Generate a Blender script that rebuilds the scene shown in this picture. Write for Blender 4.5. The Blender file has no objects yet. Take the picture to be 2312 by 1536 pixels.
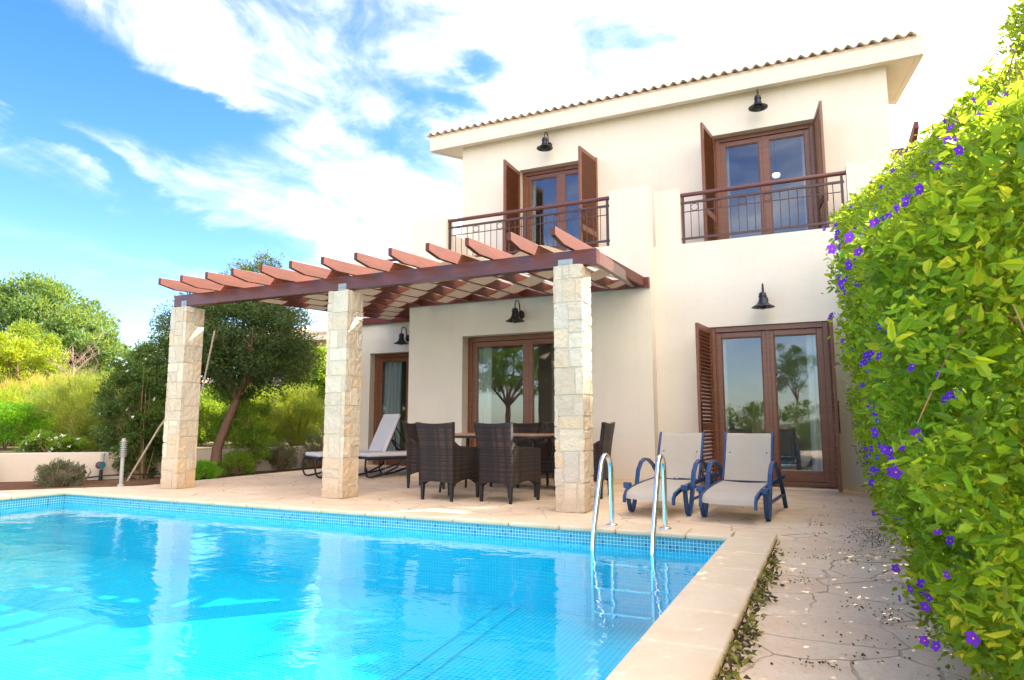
import bpy, bmesh, math, random
import numpy as np
from mathutils import Vector, Matrix, Euler
R = math.radians
random.seed(7)
rng = np.random.default_rng(7)
sc = bpy.context.scene
col = sc.collection

# ------------------------------------------------------------------ camera, world, sun, exposure
F, YAW, PIT, CH = 1518.0/2312.0, R(25.0), R(7.02), 0.88
cam = bpy.data.cameras.new("camera")
cam.sensor_width = 36.0; cam.lens = F*36.0
cam.clip_start = 0.05; cam.clip_end = 3000
camo = bpy.data.objects.new("camera", cam); col.objects.link(camo)
camo.location = (0, 0, CH); camo.rotation_euler = (R(90)+PIT, 0, YAW)
sc.camera = camo

SUN = Vector((0.85, 0.88, 1.0)).normalized()
sd = bpy.data.lights.new("sun", 'SUN'); sd.energy = 5.0; sd.angle = R(0.5); sd.color = (1.0, 0.94, 0.84)
so = bpy.data.objects.new("sun", sd); col.objects.link(so)
so.rotation_euler = (-SUN).to_track_quat('-Z', 'Y').to_euler(); so.location = (20, 20, 30)

sc.view_settings.view_transform = 'Standard'; sc.view_settings.look = 'None'
sc.view_settings.gamma = 1.0; sc.view_settings.exposure = 1.70
sc.view_settings.use_curve_mapping = False
sc.cycles.max_bounces = 8; sc.cycles.transparent_max_bounces = 16
sc.cycles.caustics_reflective = False; sc.cycles.caustics_refractive = False
sc.cycles.sample_clamp_indirect = 6.0

class NT:
    """small node-tree helper"""
    def __init__(s, tree):
        s.t = tree; s.n = tree.nodes; s.l = tree.links
        s.n.clear()
    def new(s, typ, **k):
        n = s.n.new(typ)
        for a, v in k.items():
            if a == 'inp':
                for i, x in v.items():
                    if isinstance(x, bpy.types.NodeSocket): s.l.new(x, n.inputs[i])
                    else: n.inputs[i].default_value = x
            else: setattr(n, a, v)
        return n
    def math(s, op, a, b=0.0, c=None, clamp=False):
        d = {0: a, 1: b}
        if c is not None: d[2] = c
        n = s.new('ShaderNodeMath', operation=op, inp=d); n.use_clamp = clamp
        return n.outputs[0]
    def ramp(s, fac, stops, interp='LINEAR'):
        n = s.new('ShaderNodeValToRGB', inp={0: fac}); cr = n.color_ramp; cr.interpolation = interp
        while len(cr.elements) < len(stops): cr.elements.new(0.5)
        for e, (p, c) in zip(cr.elements, stops):
            e.position = p; e.color = (*c, 1) if len(c) == 3 else c
        return n.outputs[0]
    def mix(s, fac, a, b, blend='MIX'):
        n = s.new('ShaderNodeMix', data_type='RGBA', blend_type=blend)
        for i, x in ((0, fac), (6, a), (7, b)):
            if isinstance(x, bpy.types.NodeSocket): s.l.new(x, n.inputs[i])
            elif isinstance(x, (tuple, list)): n.inputs[i].default_value = (*x, 1) if len(x) == 3 else x
            else: n.inputs[i].default_value = x
        return n.outputs[2]
    def noise(s, vec, scale, detail=4, rough=0.55, dist=0.0):
        n = s.new('ShaderNodeTexNoise', inp={0: vec} if vec is not None else {})
        n.inputs['Scale'].default_value = scale; n.inputs['Detail'].default_value = detail
        n.inputs['Roughness'].default_value = rough; n.inputs['Distortion'].default_value = dist
        return n.outputs[0]

def world():
    w = bpy.data.worlds.new("World"); sc.world = w; w.use_nodes = True
    T = NT(w.node_tree)
    sky = T.new('ShaderNodeTexSky', sky_type='NISHITA', sun_disc=False, sun_elevation=math.asin(SUN.z),
                sun_rotation=math.atan2(SUN.x, SUN.y), altitude=50, air_density=1.0, dust_density=0.6, ozone_density=2.0)
    tc = T.new('ShaderNodeTexCoord')
    sep = T.new('ShaderNodeSeparateXYZ', inp={0: tc.outputs['Generated']})
    az = T.math('ARCTAN2', sep.outputs[0], sep.outputs[1])
    el = T.math('ARCSINE', T.math('MAXIMUM', T.math('MINIMUM', sep.outputs[2], 1.0), -1.0))
    # cloud coordinates: streaks falling to the right
    a = R(24)
    u = T.math('SUBTRACT', T.math('MULTIPLY', az, math.cos(a)), T.math('MULTIPLY', el, math.sin(a)))
    v = T.math('ADD', T.math('MULTIPLY', az, math.sin(a)), T.math('MULTIPLY', el, math.cos(a)))
    p = T.new('ShaderNodeCombineXYZ', inp={0: T.math('MULTIPLY', u, 1.0), 1: T.math('MULTIPLY', v, 2.7), 2: 3.7}).outputs[0]
    n1 = T.noise(p, 2.6, 9, 0.60, 0.9)
    p2 = T.new('ShaderNodeCombineXYZ', inp={0: az, 1: T.math('MULTIPLY', el, 2.0), 2: 1.3}).outputs[0]
    n2 = T.noise(p2, 6.0, 8, 0.62, 0.7)
    dens = T.math('ADD', T.math('MULTIPLY', n1, 0.75), T.math('MULTIPLY', n2, 0.55))
    # clouds thicken towards the sun side of the sky (azimuth grows)
    dens = T.math('ADD', dens, T.math('MULTIPLY', T.math('MINIMUM', T.math('MAXIMUM', T.math('ADD', az, 0.98), -0.2), 1.2), 0.35))
    dens = T.math('ADD', dens, T.math('MULTIPLY', T.math('MAXIMUM', T.math('MULTIPLY', sep.outputs[1], -1.0), 0.0), 0.12))
    # open patches of blue (azimuth, elevation, long, short, tilt, strength), in radians on the sky
    nz = T.math('SUBTRACT', T.noise(p2, 3.5, 6, 0.6, 0.4), 0.5)
    for (ca, ce, la, sa, tilt, st) in HOLES:
        dx = T.math('ADD', T.math('SUBTRACT', az, ca), T.math('MULTIPLY', nz, 0.25))
        dy = T.math('ADD', T.math('SUBTRACT', el, ce), T.math('MULTIPLY', nz, 0.16))
        t = R(tilt)
        uu = T.math('DIVIDE', T.math('SUBTRACT', T.math('MULTIPLY', dx, math.cos(t)), T.math('MULTIPLY', dy, math.sin(t))), la)
        vv = T.math('DIVIDE', T.math('ADD', T.math('MULTIPLY', dx, math.sin(t)), T.math('MULTIPLY', dy, math.cos(t))), sa)
        r2 = T.math('ADD', T.math('MULTIPLY', uu, uu), T.math('MULTIPLY', vv, vv))
        g = T.math('POWER', 2.718, T.math('MULTIPLY', r2, -1.0))
        dens = T.math('SUBTRACT', dens, T.math('MULTIPLY', g, st))
    m = T.new('ShaderNodeMapRange', interpolation_type='SMOOTHERSTEP', inp={0: dens, 1: 0.22, 2: 1.22}).outputs[0]
    m = T.math('POWER', m, 1.7)
    hs = T.new('ShaderNodeHueSaturation', inp={0: 0.518, 1: 1.38, 2: 1.12, 4: sky.outputs[0]}).outputs[0]
    cl = T.mix(T.new('ShaderNodeMapRange', interpolation_type='SMOOTHSTEP', inp={0: T.math('ADD', T.math('MULTIPLY', n2, 0.35), T.math('MULTIPLY', dens, 0.6)), 1: 0.30, 2: 0.95}).outputs[0], CLOUD_LO, CLOUD_HI)
    c = T.mix(m, hs, cl)
    bg = T.new('ShaderNodeBackground', inp={0: c, 1: SKY_STR})
    out = T.new('ShaderNodeOutputWorld', inp={0: bg.outputs[0]})
SKY_STR = 0.13
CLOUD_LO = (2.3, 2.35, 2.6); CLOUD_HI = (11.0, 10.3, 9.6)
HOLES = [(-1.10, 0.415, 0.09, 0.045, 10, 0.85), (-0.975, 0.403, 0.13, 0.032, 12, 0.70), (-0.89, 0.405, 0.07, 0.022, 14, 0.40),
         (-1.07, 0.335, 0.15, 0.016, 22, 0.55), (-0.98, 0.247, 0.22, 0.020, 3, 0.50), (-1.0, 0.14, 0.20, 0.040, 2, 0.42),
         (-0.86, 0.205, 0.12, 0.016, 8, 0.28), (-0.49, 0.51, 0.05, 0.025, -10, 0.40),
         (-0.545, 0.45, 0.07, 0.025, 10, 0.34), (-0.64, 0.40, 0.09, 0.02, 10, 0.22), (-0.20, 0.55, 0.08, 0.02, 0, 0.22), (0.17, 0.31, 0.05, 0.03, 0, 0.42)]
world()

# ------------------------------------------------------------------ mesh helpers
class MB:
    def __init__(s): s.v = []; s.f = []; s.sm = []; s.mi = []
    def add(s, vs, fs, smooth=False, mi=0):
        b = len(s.v); s.v += [tuple(p) for p in vs]
        for f in fs: s.f.append([i+b for i in f]); s.sm.append(smooth); s.mi.append(mi)
        return s
    def box(s, x0, x1, y0, y1, z0, z1, mi=0):
        vs = [(x, y, z) for z in (z0, z1) for y in (y0, y1) for x in (x0, x1)]
        return s.add(vs, [(0,2,3,1), (4,5,7,6), (0,1,5,4), (2,6,7,3), (0,4,6,2), (1,3,7,5)], mi=mi)
    def obox(s, c, size, rot=None, mi=0):
        M = rot if rot is not None else Matrix.Identity(3)
        hx, hy, hz = [q/2 for q in size]
        vs = [Vector(c)+M@Vector((x, y, z)) for z in (-hz, hz) for y in (-hy, hy) for x in (-hx, hx)]
        return s.add(vs, [(0,2,3,1), (4,5,7,6), (0,1,5,4), (2,6,7,3), (0,4,6,2), (1,3,7,5)], mi=mi)
    def bar(s, a, b, w, h, up=(0,0,1), mi=0):
        a, b = Vector(a), Vector(b); d = (b-a); L = d.length; d.normalize()
        x = d.cross(Vector(up)); 
        if x.length < 1e-5: x = d.cross(Vector((0,1,0)))
        x.normalize(); z = x.cross(d)
        M = Matrix((x, d, z)).transposed()
        return s.obox((a+b)/2, (w, L, h), M, mi)
    def prism(s, poly, z0, z1, mi=0):
        n = len(poly)
        vs = [(x, y, z0) for x, y in poly]+[(x, y, z1) for x, y in poly]
        fs = [tuple(range(n-1, -1, -1)), tuple(range(n, 2*n))]+[(i, (i+1) % n, n+(i+1) % n, n+i) for i in range(n)]
        return s.add(vs, fs, mi=mi)
    def prismx(s, poly, x0, x1, mi=0):      # polygon in (y, z), extruded along x
        n = len(poly)
        vs = [(x0, y, z) for y, z in poly]+[(x1, y, z) for y, z in poly]
        fs = [tuple(range(n-1, -1, -1)), tuple(range(n, 2*n))]+[(i, (i+1) % n, n+(i+1) % n, n+i) for i in range(n)]
        return s.add(vs, fs, mi=mi)
    def tube(s, pts, r, seg=8, caps=True, mi=0):
        pts = [Vector(p) for p in pts]; n = len(pts)
        rs = r if isinstance(r, (list, tuple)) else [r]*n
        vs = []; px = None
        for i, p in enumerate(pts):
            d = (pts[min(i+1, n-1)]-pts[max(i-1, 0)]).normalized()
            if px is None:
                px = d.orthogonal().normalized()
            px = (px-d*px.dot(d)).normalized(); py = d.cross(px)
            for k in range(seg):
                a = 2*math.pi*k/seg
                vs.append(p+(px*math.cos(a)+py*math.sin(a))*rs[i])
        fs = [(i*seg+k, i*seg+(k+1) % seg, (i+1)*seg+(k+1) % seg, (i+1)*seg+k) for i in range(n-1) for k in range(seg)]
        s.add(vs, fs, True, mi)
        if caps:
            s.add([vs[k] for k in range(seg)], [tuple(range(seg-1, -1, -1))], False, mi)
            s.add([vs[(n-1)*seg+k] for k in range(seg)], [tuple(range(seg))], False, mi)
        return s
    def lathe(s, prof, c, seg=20, mi=0):
        n = len(prof); vs = []
        for r, z in prof:
            for k in range(seg):
                a = 2*math.pi*k/seg; vs.append((c[0]+r*math.cos(a), c[1]+r*math.sin(a), c[2]+z))
        fs = [(i*seg+k, i*seg+(k+1) % seg, (i+1)*seg+(k+1) % seg, (i+1)*seg+k) for i in range(n-1) for k in range(seg)]
        return s.add(vs, fs, True, mi)
    def ribbon(s, pts, w, t, side=(1,0,0), mi=0):
        """flat strap swept along pts, w wide along side, t thick"""
        pts = [Vector(p) for p in pts]; sd_ = Vector(side).normalized(); n = len(pts); vs = []
        for i, p in enumerate(pts):
            d = (pts[min(i+1, n-1)]-pts[max(i-1, 0)]).normalized(); nn = d.cross(sd_).normalized()
            for a, b in ((-1,-1), (1,-1), (1,1), (-1,1)): vs.append(p+sd_*(a*w/2)+nn*(b*t/2))
        fs = [(i*4+k, i*4+(k+1) % 4, (i+1)*4+(k+1) % 4, (i+1)*4+k) for i in range(n-1) for k in range(4)]
        s.add(vs, fs, False, mi)
        s.add(vs[:4], [(3,2,1,0)], mi=mi); s.add(vs[-4:], [(0,1,2,3)], mi=mi)
        return s
    def grid(s, fn, nu, nv, smooth=True, thick=None, mi=0):
        P = [[Vector(fn(i/nu, j/nv)) for i in range(nu+1)] for j in range(nv+1)]
        vs = [p for row in P for p in row]; W = nu+1
        fs = [(j*W+i, j*W+i+1, (j+1)*W+i+1, (j+1)*W+i) for j in range(nv) for i in range(nu)]
        s.add(vs, fs, smooth, mi)
        if thick:
            off = Vector(thick); s.add([p+off for p in vs], [tuple(reversed(f)) for f in fs], smooth, mi)
            b = len(s.v)-2*len(vs); N = len(vs)
            edge = [i for i in range(W)]+[j*W+nu for j in range(1, nv+1)]+[nv*W+i for i in range(nu-1, -1, -1)]+[j*W for j in range(nv-1, 0, -1)]
            for a, c in zip(edge, edge[1:]+edge[:1]):
                s.f.append([b+c, b+a, b+N+a, b+N+c]); s.sm.append(False); s.mi.append(mi)
        return s
    def build(s, name, mat, parent=None, world=True, bevel=0, seg=2, uv=True, sub=False):
        me = bpy.data.meshes.new(name)
        off = Vector((0,0,0))
        if parent is not None and world:
            q = parent
            while q is not None: off += q.location; q = q.parent
        vs = [Vector(p)-off for p in s.v] if off.length > 0 else s.v
        me.from_pydata(vs, [], s.f)
        me.polygons.foreach_set('use_smooth', s.sm); me.polygons.foreach_set('material_index', s.mi)
        for m in (mat if isinstance(mat, (list, tuple)) else [mat]): me.materials.append(m)
        if uv:
            ul = me.uv_layers.new(name='uv'); N = me.polygons
            co = np.array([tuple(p) for p in s.v]) if s.v else np.zeros((0,3))
            li = 0; data = np.zeros(len(me.loops)*2, dtype=np.float32)
            for p in N:
                n = p.normal; ax = 2 if abs(n.z) >= max(abs(n.x), abs(n.y)) else (1 if abs(n.y) >= abs(n.x) else 0)
                for k in p.loop_indices:
                    q = co[me.loops[k].vertex_index]
                    if ax == 2: uu, vv = q[0], q[1]
                    elif ax == 1: uu, vv = q[0], q[2]
                    else: uu, vv = q[1], q[2]
                    data[2*k] = uu; data[2*k+1] = vv
            ul.data.foreach_set('uv', data)
        o = bpy.data.objects.new(name, me); col.objects.link(o)
        if parent is not None: o.parent = parent
        if bevel:
            b = o.modifiers.new('bevel', 'BEVEL'); b.width = bevel; b.segments = seg; b.limit_method = 'ANGLE'; b.angle_limit = R(40)
        return o

def npmesh(name, V, Fq, mat, parent=None, tint=None, smooth=False):
    """fast mesh from numpy quads; tint: one value per face"""
    me = bpy.data.meshes.new(name); n = len(Fq); k = Fq.shape[1]
    me.vertices.add(len(V)); me.vertices.foreach_set('co', np.asarray(V, dtype=np.float32).ravel())
    me.loops.add(n*k); me.loops.foreach_set('vertex_index', Fq.astype(np.int32).ravel())
    me.polygons.add(n); me.polygons.foreach_set('loop_start', np.arange(0, n*k, k, dtype=np.int32))
    me.polygons.foreach_set('use_smooth', [smooth]*n)
    me.update(calc_edges=True)
    if tint is not None:
        at = me.attributes.new('tint', 'FLOAT', 'FACE'); at.data.foreach_set('value', np.asarray(tint, dtype=np.float32))
    me.materials.append(mat)
    o = bpy.data.objects.new(name, me); col.objects.link(o)
    if parent is not None:
        q = parent; off = Vector((0,0,0))
        while q is not None: off += q.location; q = q.parent
        me.transform(Matrix.Translation(-off)); o.parent = parent
    return o

def thing(name, label, cat, loc=(0,0,0), rotz=0, group=None):
    o = bpy.data.objects.new(name, None); col.objects.link(o)
    o.location = loc; o.rotation_euler = (0, 0, rotz); o['label'] = label; o['category'] = cat
    o.empty_display_size = 0.1
    if group: o['group'] = group
    return o
def tag(o, label, cat, group=None):
    o['label'] = label; o['category'] = cat
    if group: o['group'] = group
    return o
def structure(o): o['kind'] = 'structure'; return o
def stuff(o, label=None, cat=None):
    o['kind'] = 'stuff'
    if label: o['label'] = label
    if cat: o['category'] = cat
    return o
def dup(root, loc, rotz, label, group=None):
    r = root.copy(); col.objects.link(r); r.location = loc; r.rotation_euler = (0, 0, rotz); r['label'] = label
    if group: r['group'] = group
    for ch in list(root.children):
        c = ch.copy(); col.objects.link(c); c.parent = r
        for g in list(ch.children):
            d = g.copy(); col.objects.link(d); d.parent = c
    return r

# ------------------------------------------------------------------ materials
def mat(name, fn):
    m = bpy.data.materials.new(name); m.use_nodes = True
    T = NT(m.node_tree); tc = T.new('ShaderNodeTexCoord')
    sh = fn(T, tc)
    T.new('ShaderNodeOutputMaterial', inp={0: sh})
    return m
def pbsdf(T, color, rough=0.6, metal=0.0, bump=None, bstr=0.3, bdist=0.01, spec=0.5, **k):
    b = T.new('ShaderNodeBsdfPrincipled')
    for nme, x in (('Base Color', color), ('Roughness', rough), ('Metallic', metal), ('Specular IOR Level', spec)):
        if isinstance(x, bpy.types.NodeSocket): T.l.new(x, b.inputs[nme])
        elif isinstance(x, (tuple, list)): b.inputs[nme].default_value = (*x, 1)
        else: b.inputs[nme].default_value = x
    for nme, x in k.items():
        nme = nme.replace('_', ' ')
        b.inputs[nme].default_value = x
    if bump is not None:
        bn = T.new('ShaderNodeBump', inp={'Strength': bstr, 'Distance': bdist, 'Height': bump})
        T.l.new(bn.outputs[0], b.inputs['Normal'])
    return b.outputs[0]

def m_stucco(base):
    def f(T, tc):
        o = tc.outputs['Object']
        n = T.noise(o, 1.3, 6, 0.6); n2 = T.noise(o, 90, 3, 0.6)
        mp = T.new('ShaderNodeMapping', inp={0: o}); mp.inputs['Scale'].default_value = (6.0, 6.0, 0.5)
        st = T.noise(mp.outputs[0], 1.0, 5, 0.65)
        c = T.mix(T.ramp(n, [(0.3, (0,0,0)), (0.75, (1,1,1))]), base, tuple(x*0.93 for x in base))
        c = T.mix(T.math('MULTIPLY', T.ramp(st, [(0.52, (0,0,0)), (0.75, (1,1,1))]), 0.20), c, tuple(x*0.80 for x in base))
        sz = T.new('ShaderNodeSeparateXYZ', inp={0: T.new('ShaderNodeNewGeometry').outputs['Position']}).outputs[2]
        foot = T.new('ShaderNodeMapRange', inp={0: T.math('ADD', sz, T.math('MULTIPLY', n, 0.4)), 1: 0.12, 2: 0.55, 3: 0.20, 4: 0.0}).outputs[0]
        c = T.mix(foot, c, (0.50, 0.38, 0.27))
        n3 = T.noise(o, 14, 4, 0.6)
        return pbsdf(T, c, 0.85, bump=T.math('ADD', n2, T.math('MULTIPLY', n3, 1.5)), bstr=0.30, bdist=0.006, spec=0.2)
    return f
def m_wood(c1, c2, rough=0.42, scale=(1.2, 1.2, 22), coat=0.25):
    def f(T, tc):
        mp = T.new('ShaderNodeMapping', inp={0: tc.outputs['Object']}); mp.inputs['Scale'].default_value = scale
        n = T.noise(mp.outputs[0], 2.2, 6, 0.65, 1.2)
        n2 = T.noise(tc.outputs['Object'], 2.0, 3, 0.5)
        c = T.mix(T.ramp(n, [(0.32, (0,0,0)), (0.68, (1,1,1))]), c1, c2)
        c = T.mix(T.math('MULTIPLY', n2, 0.5), c, tuple(x*0.75 for x in c1))
        return pbsdf(T, c, rough, bump=n, bstr=0.15, bdist=0.003, Coat_Weight=coat, Coat_Roughness=0.25)
    return f
def m_simple(c, rough=0.5, metal=0.0, var=0.15, scale=12, **k):
    def f(T, tc):
        n = T.noise(tc.outputs['Object'], scale, 4, 0.6)
        cc = T.mix(n, c, tuple(x*(1-var) for x in c))
        return pbsdf(T, cc, rough, metal, bump=n, bstr=0.08, bdist=0.003, **k)
    return f
def m_leaf(stops, trans=0.55, rough=0.45):
    def f(T, tc):
        at = T.new('ShaderNodeAttribute', attribute_name='tint')
        c = T.ramp(at.outputs['Fac'], stops)
        p = pbsdf(T, c, rough, spec=0.35)
        ct = T.mix(0.55, c, (0.66, 0.72, 0.03), 'MIX')
        tr = T.new('ShaderNodeBsdfTranslucent', inp={0: ct})
        return T.new('ShaderNodeMixShader', inp={0: trans, 1: p, 2: tr.outputs[0]}).outputs[0]
    return f
def m_bark(c):
    def f(T, tc):
        mp = T.new('ShaderNodeMapping', inp={0: tc.outputs['Object']}); mp.inputs['Scale'].default_value = (1, 1, 0.25)
        n = T.noise(mp.outputs[0], 30, 6, 0.7, 0.6)
        cc = T.mix(n, tuple(x*1.3 for x in c), tuple(x*0.55 for x in c))
        return pbsdf(T, cc, 0.9, bump=n, bstr=0.7, bdist=0.02, spec=0.1)
    return f
def f_stone(T, tc):
    o = tc.outputs['Object']
    n = T.noise(o, 4.5, 6, 0.65, 0.5); n2 = T.noise(o, 45, 5, 0.7); n3 = T.noise(o, 2.2, 3, 0.5)
    r = T.new('ShaderNodeAttribute', attribute_name='tint').outputs['Fac']
    c = T.ramp(r, [(0.0, (0.74, 0.61, 0.46)), (0.25, (0.62, 0.49, 0.36)), (0.5, (0.78, 0.65, 0.49)), (0.75, (0.72, 0.52, 0.33)), (1.0, (0.64, 0.55, 0.45))])
    c = T.mix(T.math('MULTIPLY', T.ramp(n, [(0.5, (0,0,0)), (0.75, (1,1,1))]), 0.55), c, (0.55, 0.38, 0.20))
    c = T.mix(T.math('MULTIPLY', T.ramp(n3, [(0.5, (0,0,0)), (0.7, (1,1,1))]), 0.4), c, (0.54, 0.50, 0.44))
    c = T.mix(T.math('MULTIPLY', n2, 0.25), c, (0.30, 0.25, 0.18))
    sz = T.new('ShaderNodeSeparateXYZ', inp={0: T.new('ShaderNodeNewGeometry').outputs['Position']}).outputs[2]
    dirt = T.new('ShaderNodeMapRange', inp={0: T.math('ADD', sz, T.math('MULTIPLY', n, 0.35)), 1: 0.20, 2: 0.50, 3: 0.55, 4: 0.0}).outputs[0]
    c = T.mix(dirt, c, (0.50, 0.34, 0.20))
    h = T.math('ADD', T.math('MULTIPLY', n, 1.2), T.math('MULTIPLY', n2, 0.4))
    return pbsdf(T, c, 0.85, bump=h, bstr=1.0, bdist=0.025, spec=0.2)
def f_mortar(T, tc):
    n = T.noise(tc.outputs['Object'], 40, 4, 0.7)
    return pbsdf(T, T.mix(n, (0.60, 0.52, 0.41), (0.50, 0.43, 0.33)), 0.95, bump=n, bstr=0.6, bdist=0.01, spec=0.1)
def f_paving(T, tc):
    o = tc.outputs['Object']
    dis = T.new('ShaderNodeTexNoise', inp={0: o}); dis.inputs['Scale'].default_value = 2.2; dis.inputs['Detail'].default_value = 5
    add = T.new('ShaderNodeVectorMath', operation='SCALE', inp={0: dis.outputs[1], 'Scale': 0.22}).outputs[0]
    vec = T.new('ShaderNodeVectorMath', operation='ADD', inp={0: o, 1: add}).outputs[0]
    mp = T.new('ShaderNodeMapping', inp={0: vec}); mp.inputs['Scale'].default_value = (1.0, 1.15, 0.02)
    v1 = T.new('ShaderNodeTexVoronoi', feature='DISTANCE_TO_EDGE', inp={0: mp.outputs[0], 'Scale': 2.3, 'Randomness': 1.0}).outputs['Distance']
    vc = T.new('ShaderNodeTexVoronoi', feature='F1', inp={0: mp.outputs[0], 'Scale': 2.3, 'Randomness': 1.0}).outputs['Color']
    n = T.noise(o, 3.5, 7, 0.65); n2 = T.noise(o, 38, 5, 0.7); n3 = T.noise(o, 0.9, 4, 0.6)
    s = T.new('ShaderNodeSeparateColor', inp={0: vc})
    c = T.mix(s.outputs[0], (0.74, 0.51, 0.31), (0.79, 0.60, 0.40))
    c = T.mix(T.ramp(n, [(0.35, (0,0,0)), (0.7, (1,1,1))]), c, (0.80, 0.63, 0.44))
    c = T.mix(T.math('MULTIPLY', T.ramp(n3, [(0.42, (0,0,0)), (0.66, (1,1,1))]), 0.7), c, (0.62, 0.42, 0.26))
    c = T.mix(T.math('MULTIPLY', T.ramp(n2, [(0.50, (0,0,0)), (0.70, (1,1,1))]), 0.45), c, (0.42, 0.29, 0.20))
    wid = T.math('ADD', 0.007, T.math('MULTIPLY', n, 0.017))
    j = T.new('ShaderNodeMapRange', interpolation_type='SMOOTHSTEP', inp={0: v1, 1: T.math('MULTIPLY', wid, 0.45), 2: wid, 3: 1.0, 4: 0.0}).outputs[0]
    fade = T.ramp(T.noise(o, 1.6, 3, 0.5), [(0.35, (0.25,0.25,0.25)), (0.6, (1,1,1))])
    j = T.math('MULTIPLY', j, fade)
    c = T.mix(T.math('MULTIPLY', j, 0.85), c, (0.30, 0.21, 0.14))
    h = T.math('SUBTRACT', T.math('ADD', T.math('MULTIPLY', n, 0.5), T.math('MULTIPLY', n2, 0.18)), j)
    return pbsdf(T, c, 0.72, bump=h, bstr=0.55, bdist=0.008, spec=0.3)
def f_coping(T, tc):
    o = tc.outputs['Object']
    n = T.noise(o, 4, 6, 0.65, 0.4); n2 = T.noise(o, 60, 4, 0.7)
    c = T.mix(T.ramp(n, [(0.3, (0,0,0)), (0.72, (1,1,1))]), (0.74, 0.60, 0.42), (0.68, 0.49, 0.30))
    c = T.mix(T.math('MULTIPLY', T.ramp(n2, [(0.6, (0,0,0)), (0.72, (1,1,1))]), 0.35), c, (0.35, 0.26, 0.17))
    return pbsdf(T, c, 0.6, bump=n2, bstr=0.25, bdist=0.004, spec=0.35)
def m_mosaic(cA, cB, cD, grout, tile=0.026, dark=0.0, mort=0.09):
    def f(T, tc):
        uv = tc.outputs['UV']
        s = T.new('ShaderNodeSeparateXYZ', inp={0: uv})
        fx = T.math('DIVIDE', s.outputs[0], tile); fy = T.math('DIVIDE', s.outputs[1], tile)
        ax = T.math('ABSOLUTE', T.math('SUBTRACT', T.math('FRACT', fx), 0.5))
        ay = T.math('ABSOLUTE', T.math('SUBTRACT', T.math('FRACT', fy), 0.5))
        g = T.new('ShaderNodeMapRange', inp={0: T.math('MAXIMUM', ax, ay), 1: 0.5-mort, 2: 0.5-mort*0.6, 3: 0.0, 4: 1.0}).outputs[0]
        cell = T.new('ShaderNodeCombineXYZ', inp={0: T.math('FLOOR', fx), 1: T.math('FLOOR', fy), 2: 0.0}).outputs[0]
        wn = T.new('ShaderNodeTexWhiteNoise', noise_dimensions='3D', inp={0: cell})
        c = T.mix(wn.outputs[0], cA, cB)
        if dark > 0:
            c = T.mix(T.math('LESS_THAN', wn.outputs[0], dark), c, cD)
        big = T.noise(tc.outputs['Object'], 1.1, 4, 0.6)
        c = T.mix(T.math('MULTIPLY', big, 0.35), c, tuple(x*0.8 for x in cA))
        c = T.mix(g, c, grout)
        return pbsdf(T, c, 0.25, bump=T.math('SUBTRACT', 1.0, g), bstr=0.2, bdist=0.002)
    return f
def f_water(T, tc):
    o = tc.outputs['Object']
    mp = T.new('ShaderNodeMapping', inp={0: o}); mp.inputs['Scale'].default_value = (1.0, 1.6, 1.0)
    n = T.noise(mp.outputs[0], 2.2, 3, 0.5, 0.6); n2 = T.noise(mp.outputs[0], 11, 2, 0.5, 0.4)
    h = T.math('ADD', n, T.math('MULTIPLY', n2, 0.12))
    bn = T.new('ShaderNodeBump', inp={'Strength': 0.45, 'Distance': 0.016, 'Height': h})
    gl = T.new('ShaderNodeBsdfGlossy', inp={'Color': (1, 1, 1, 1), 'Roughness': 0.015, 'Normal': bn.outputs[0]})
    tr = T.new('ShaderNodeBsdfTransparent', inp={0: (0.33, 0.90, 1.0, 1)})
    fr = T.new('ShaderNodeFresnel', inp={'IOR': 1.33, 'Normal': bn.outputs[0]})
    return T.new('ShaderNodeMixShader', inp={0: T.math('MULTIPLY', fr.outputs[0], T.math('SUBTRACT', 1.0, T.new('ShaderNodeNewGeometry').outputs['Backfacing'])), 1: tr.outputs[0], 2: gl.outputs[0]}).outputs[0]
def m_glass(ior, tint=(0.85, 0.9, 0.92), rough=0.0):
    def f(T, tc):
        n = T.noise(tc.outputs['Object'], 1.5, 2, 0.5)
        bn = T.new('ShaderNodeBump', inp={'Strength': 0.12, 'Distance': 0.01, 'Height': n})
        gl = T.new('ShaderNodeBsdfGlossy', inp={'Color': (0.86, 0.93, 1.0, 1), 'Roughness': rough, 'Normal': bn.outputs[0]})
        tr = T.new('ShaderNodeBsdfTransparent', inp={0: (*tint, 1)})
        fr = T.new('ShaderNodeFresnel', inp={'IOR': ior})
        fac = T.math('MULTIPLY', fr.outputs[0], T.math('SUBTRACT', 1.0, T.new('ShaderNodeNewGeometry').outputs['Backfacing']))
        return T.new('ShaderNodeMixShader', inp={0: fac, 1: tr.outputs[0], 2: gl.outputs[0]}).outputs[0]
    return f
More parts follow.
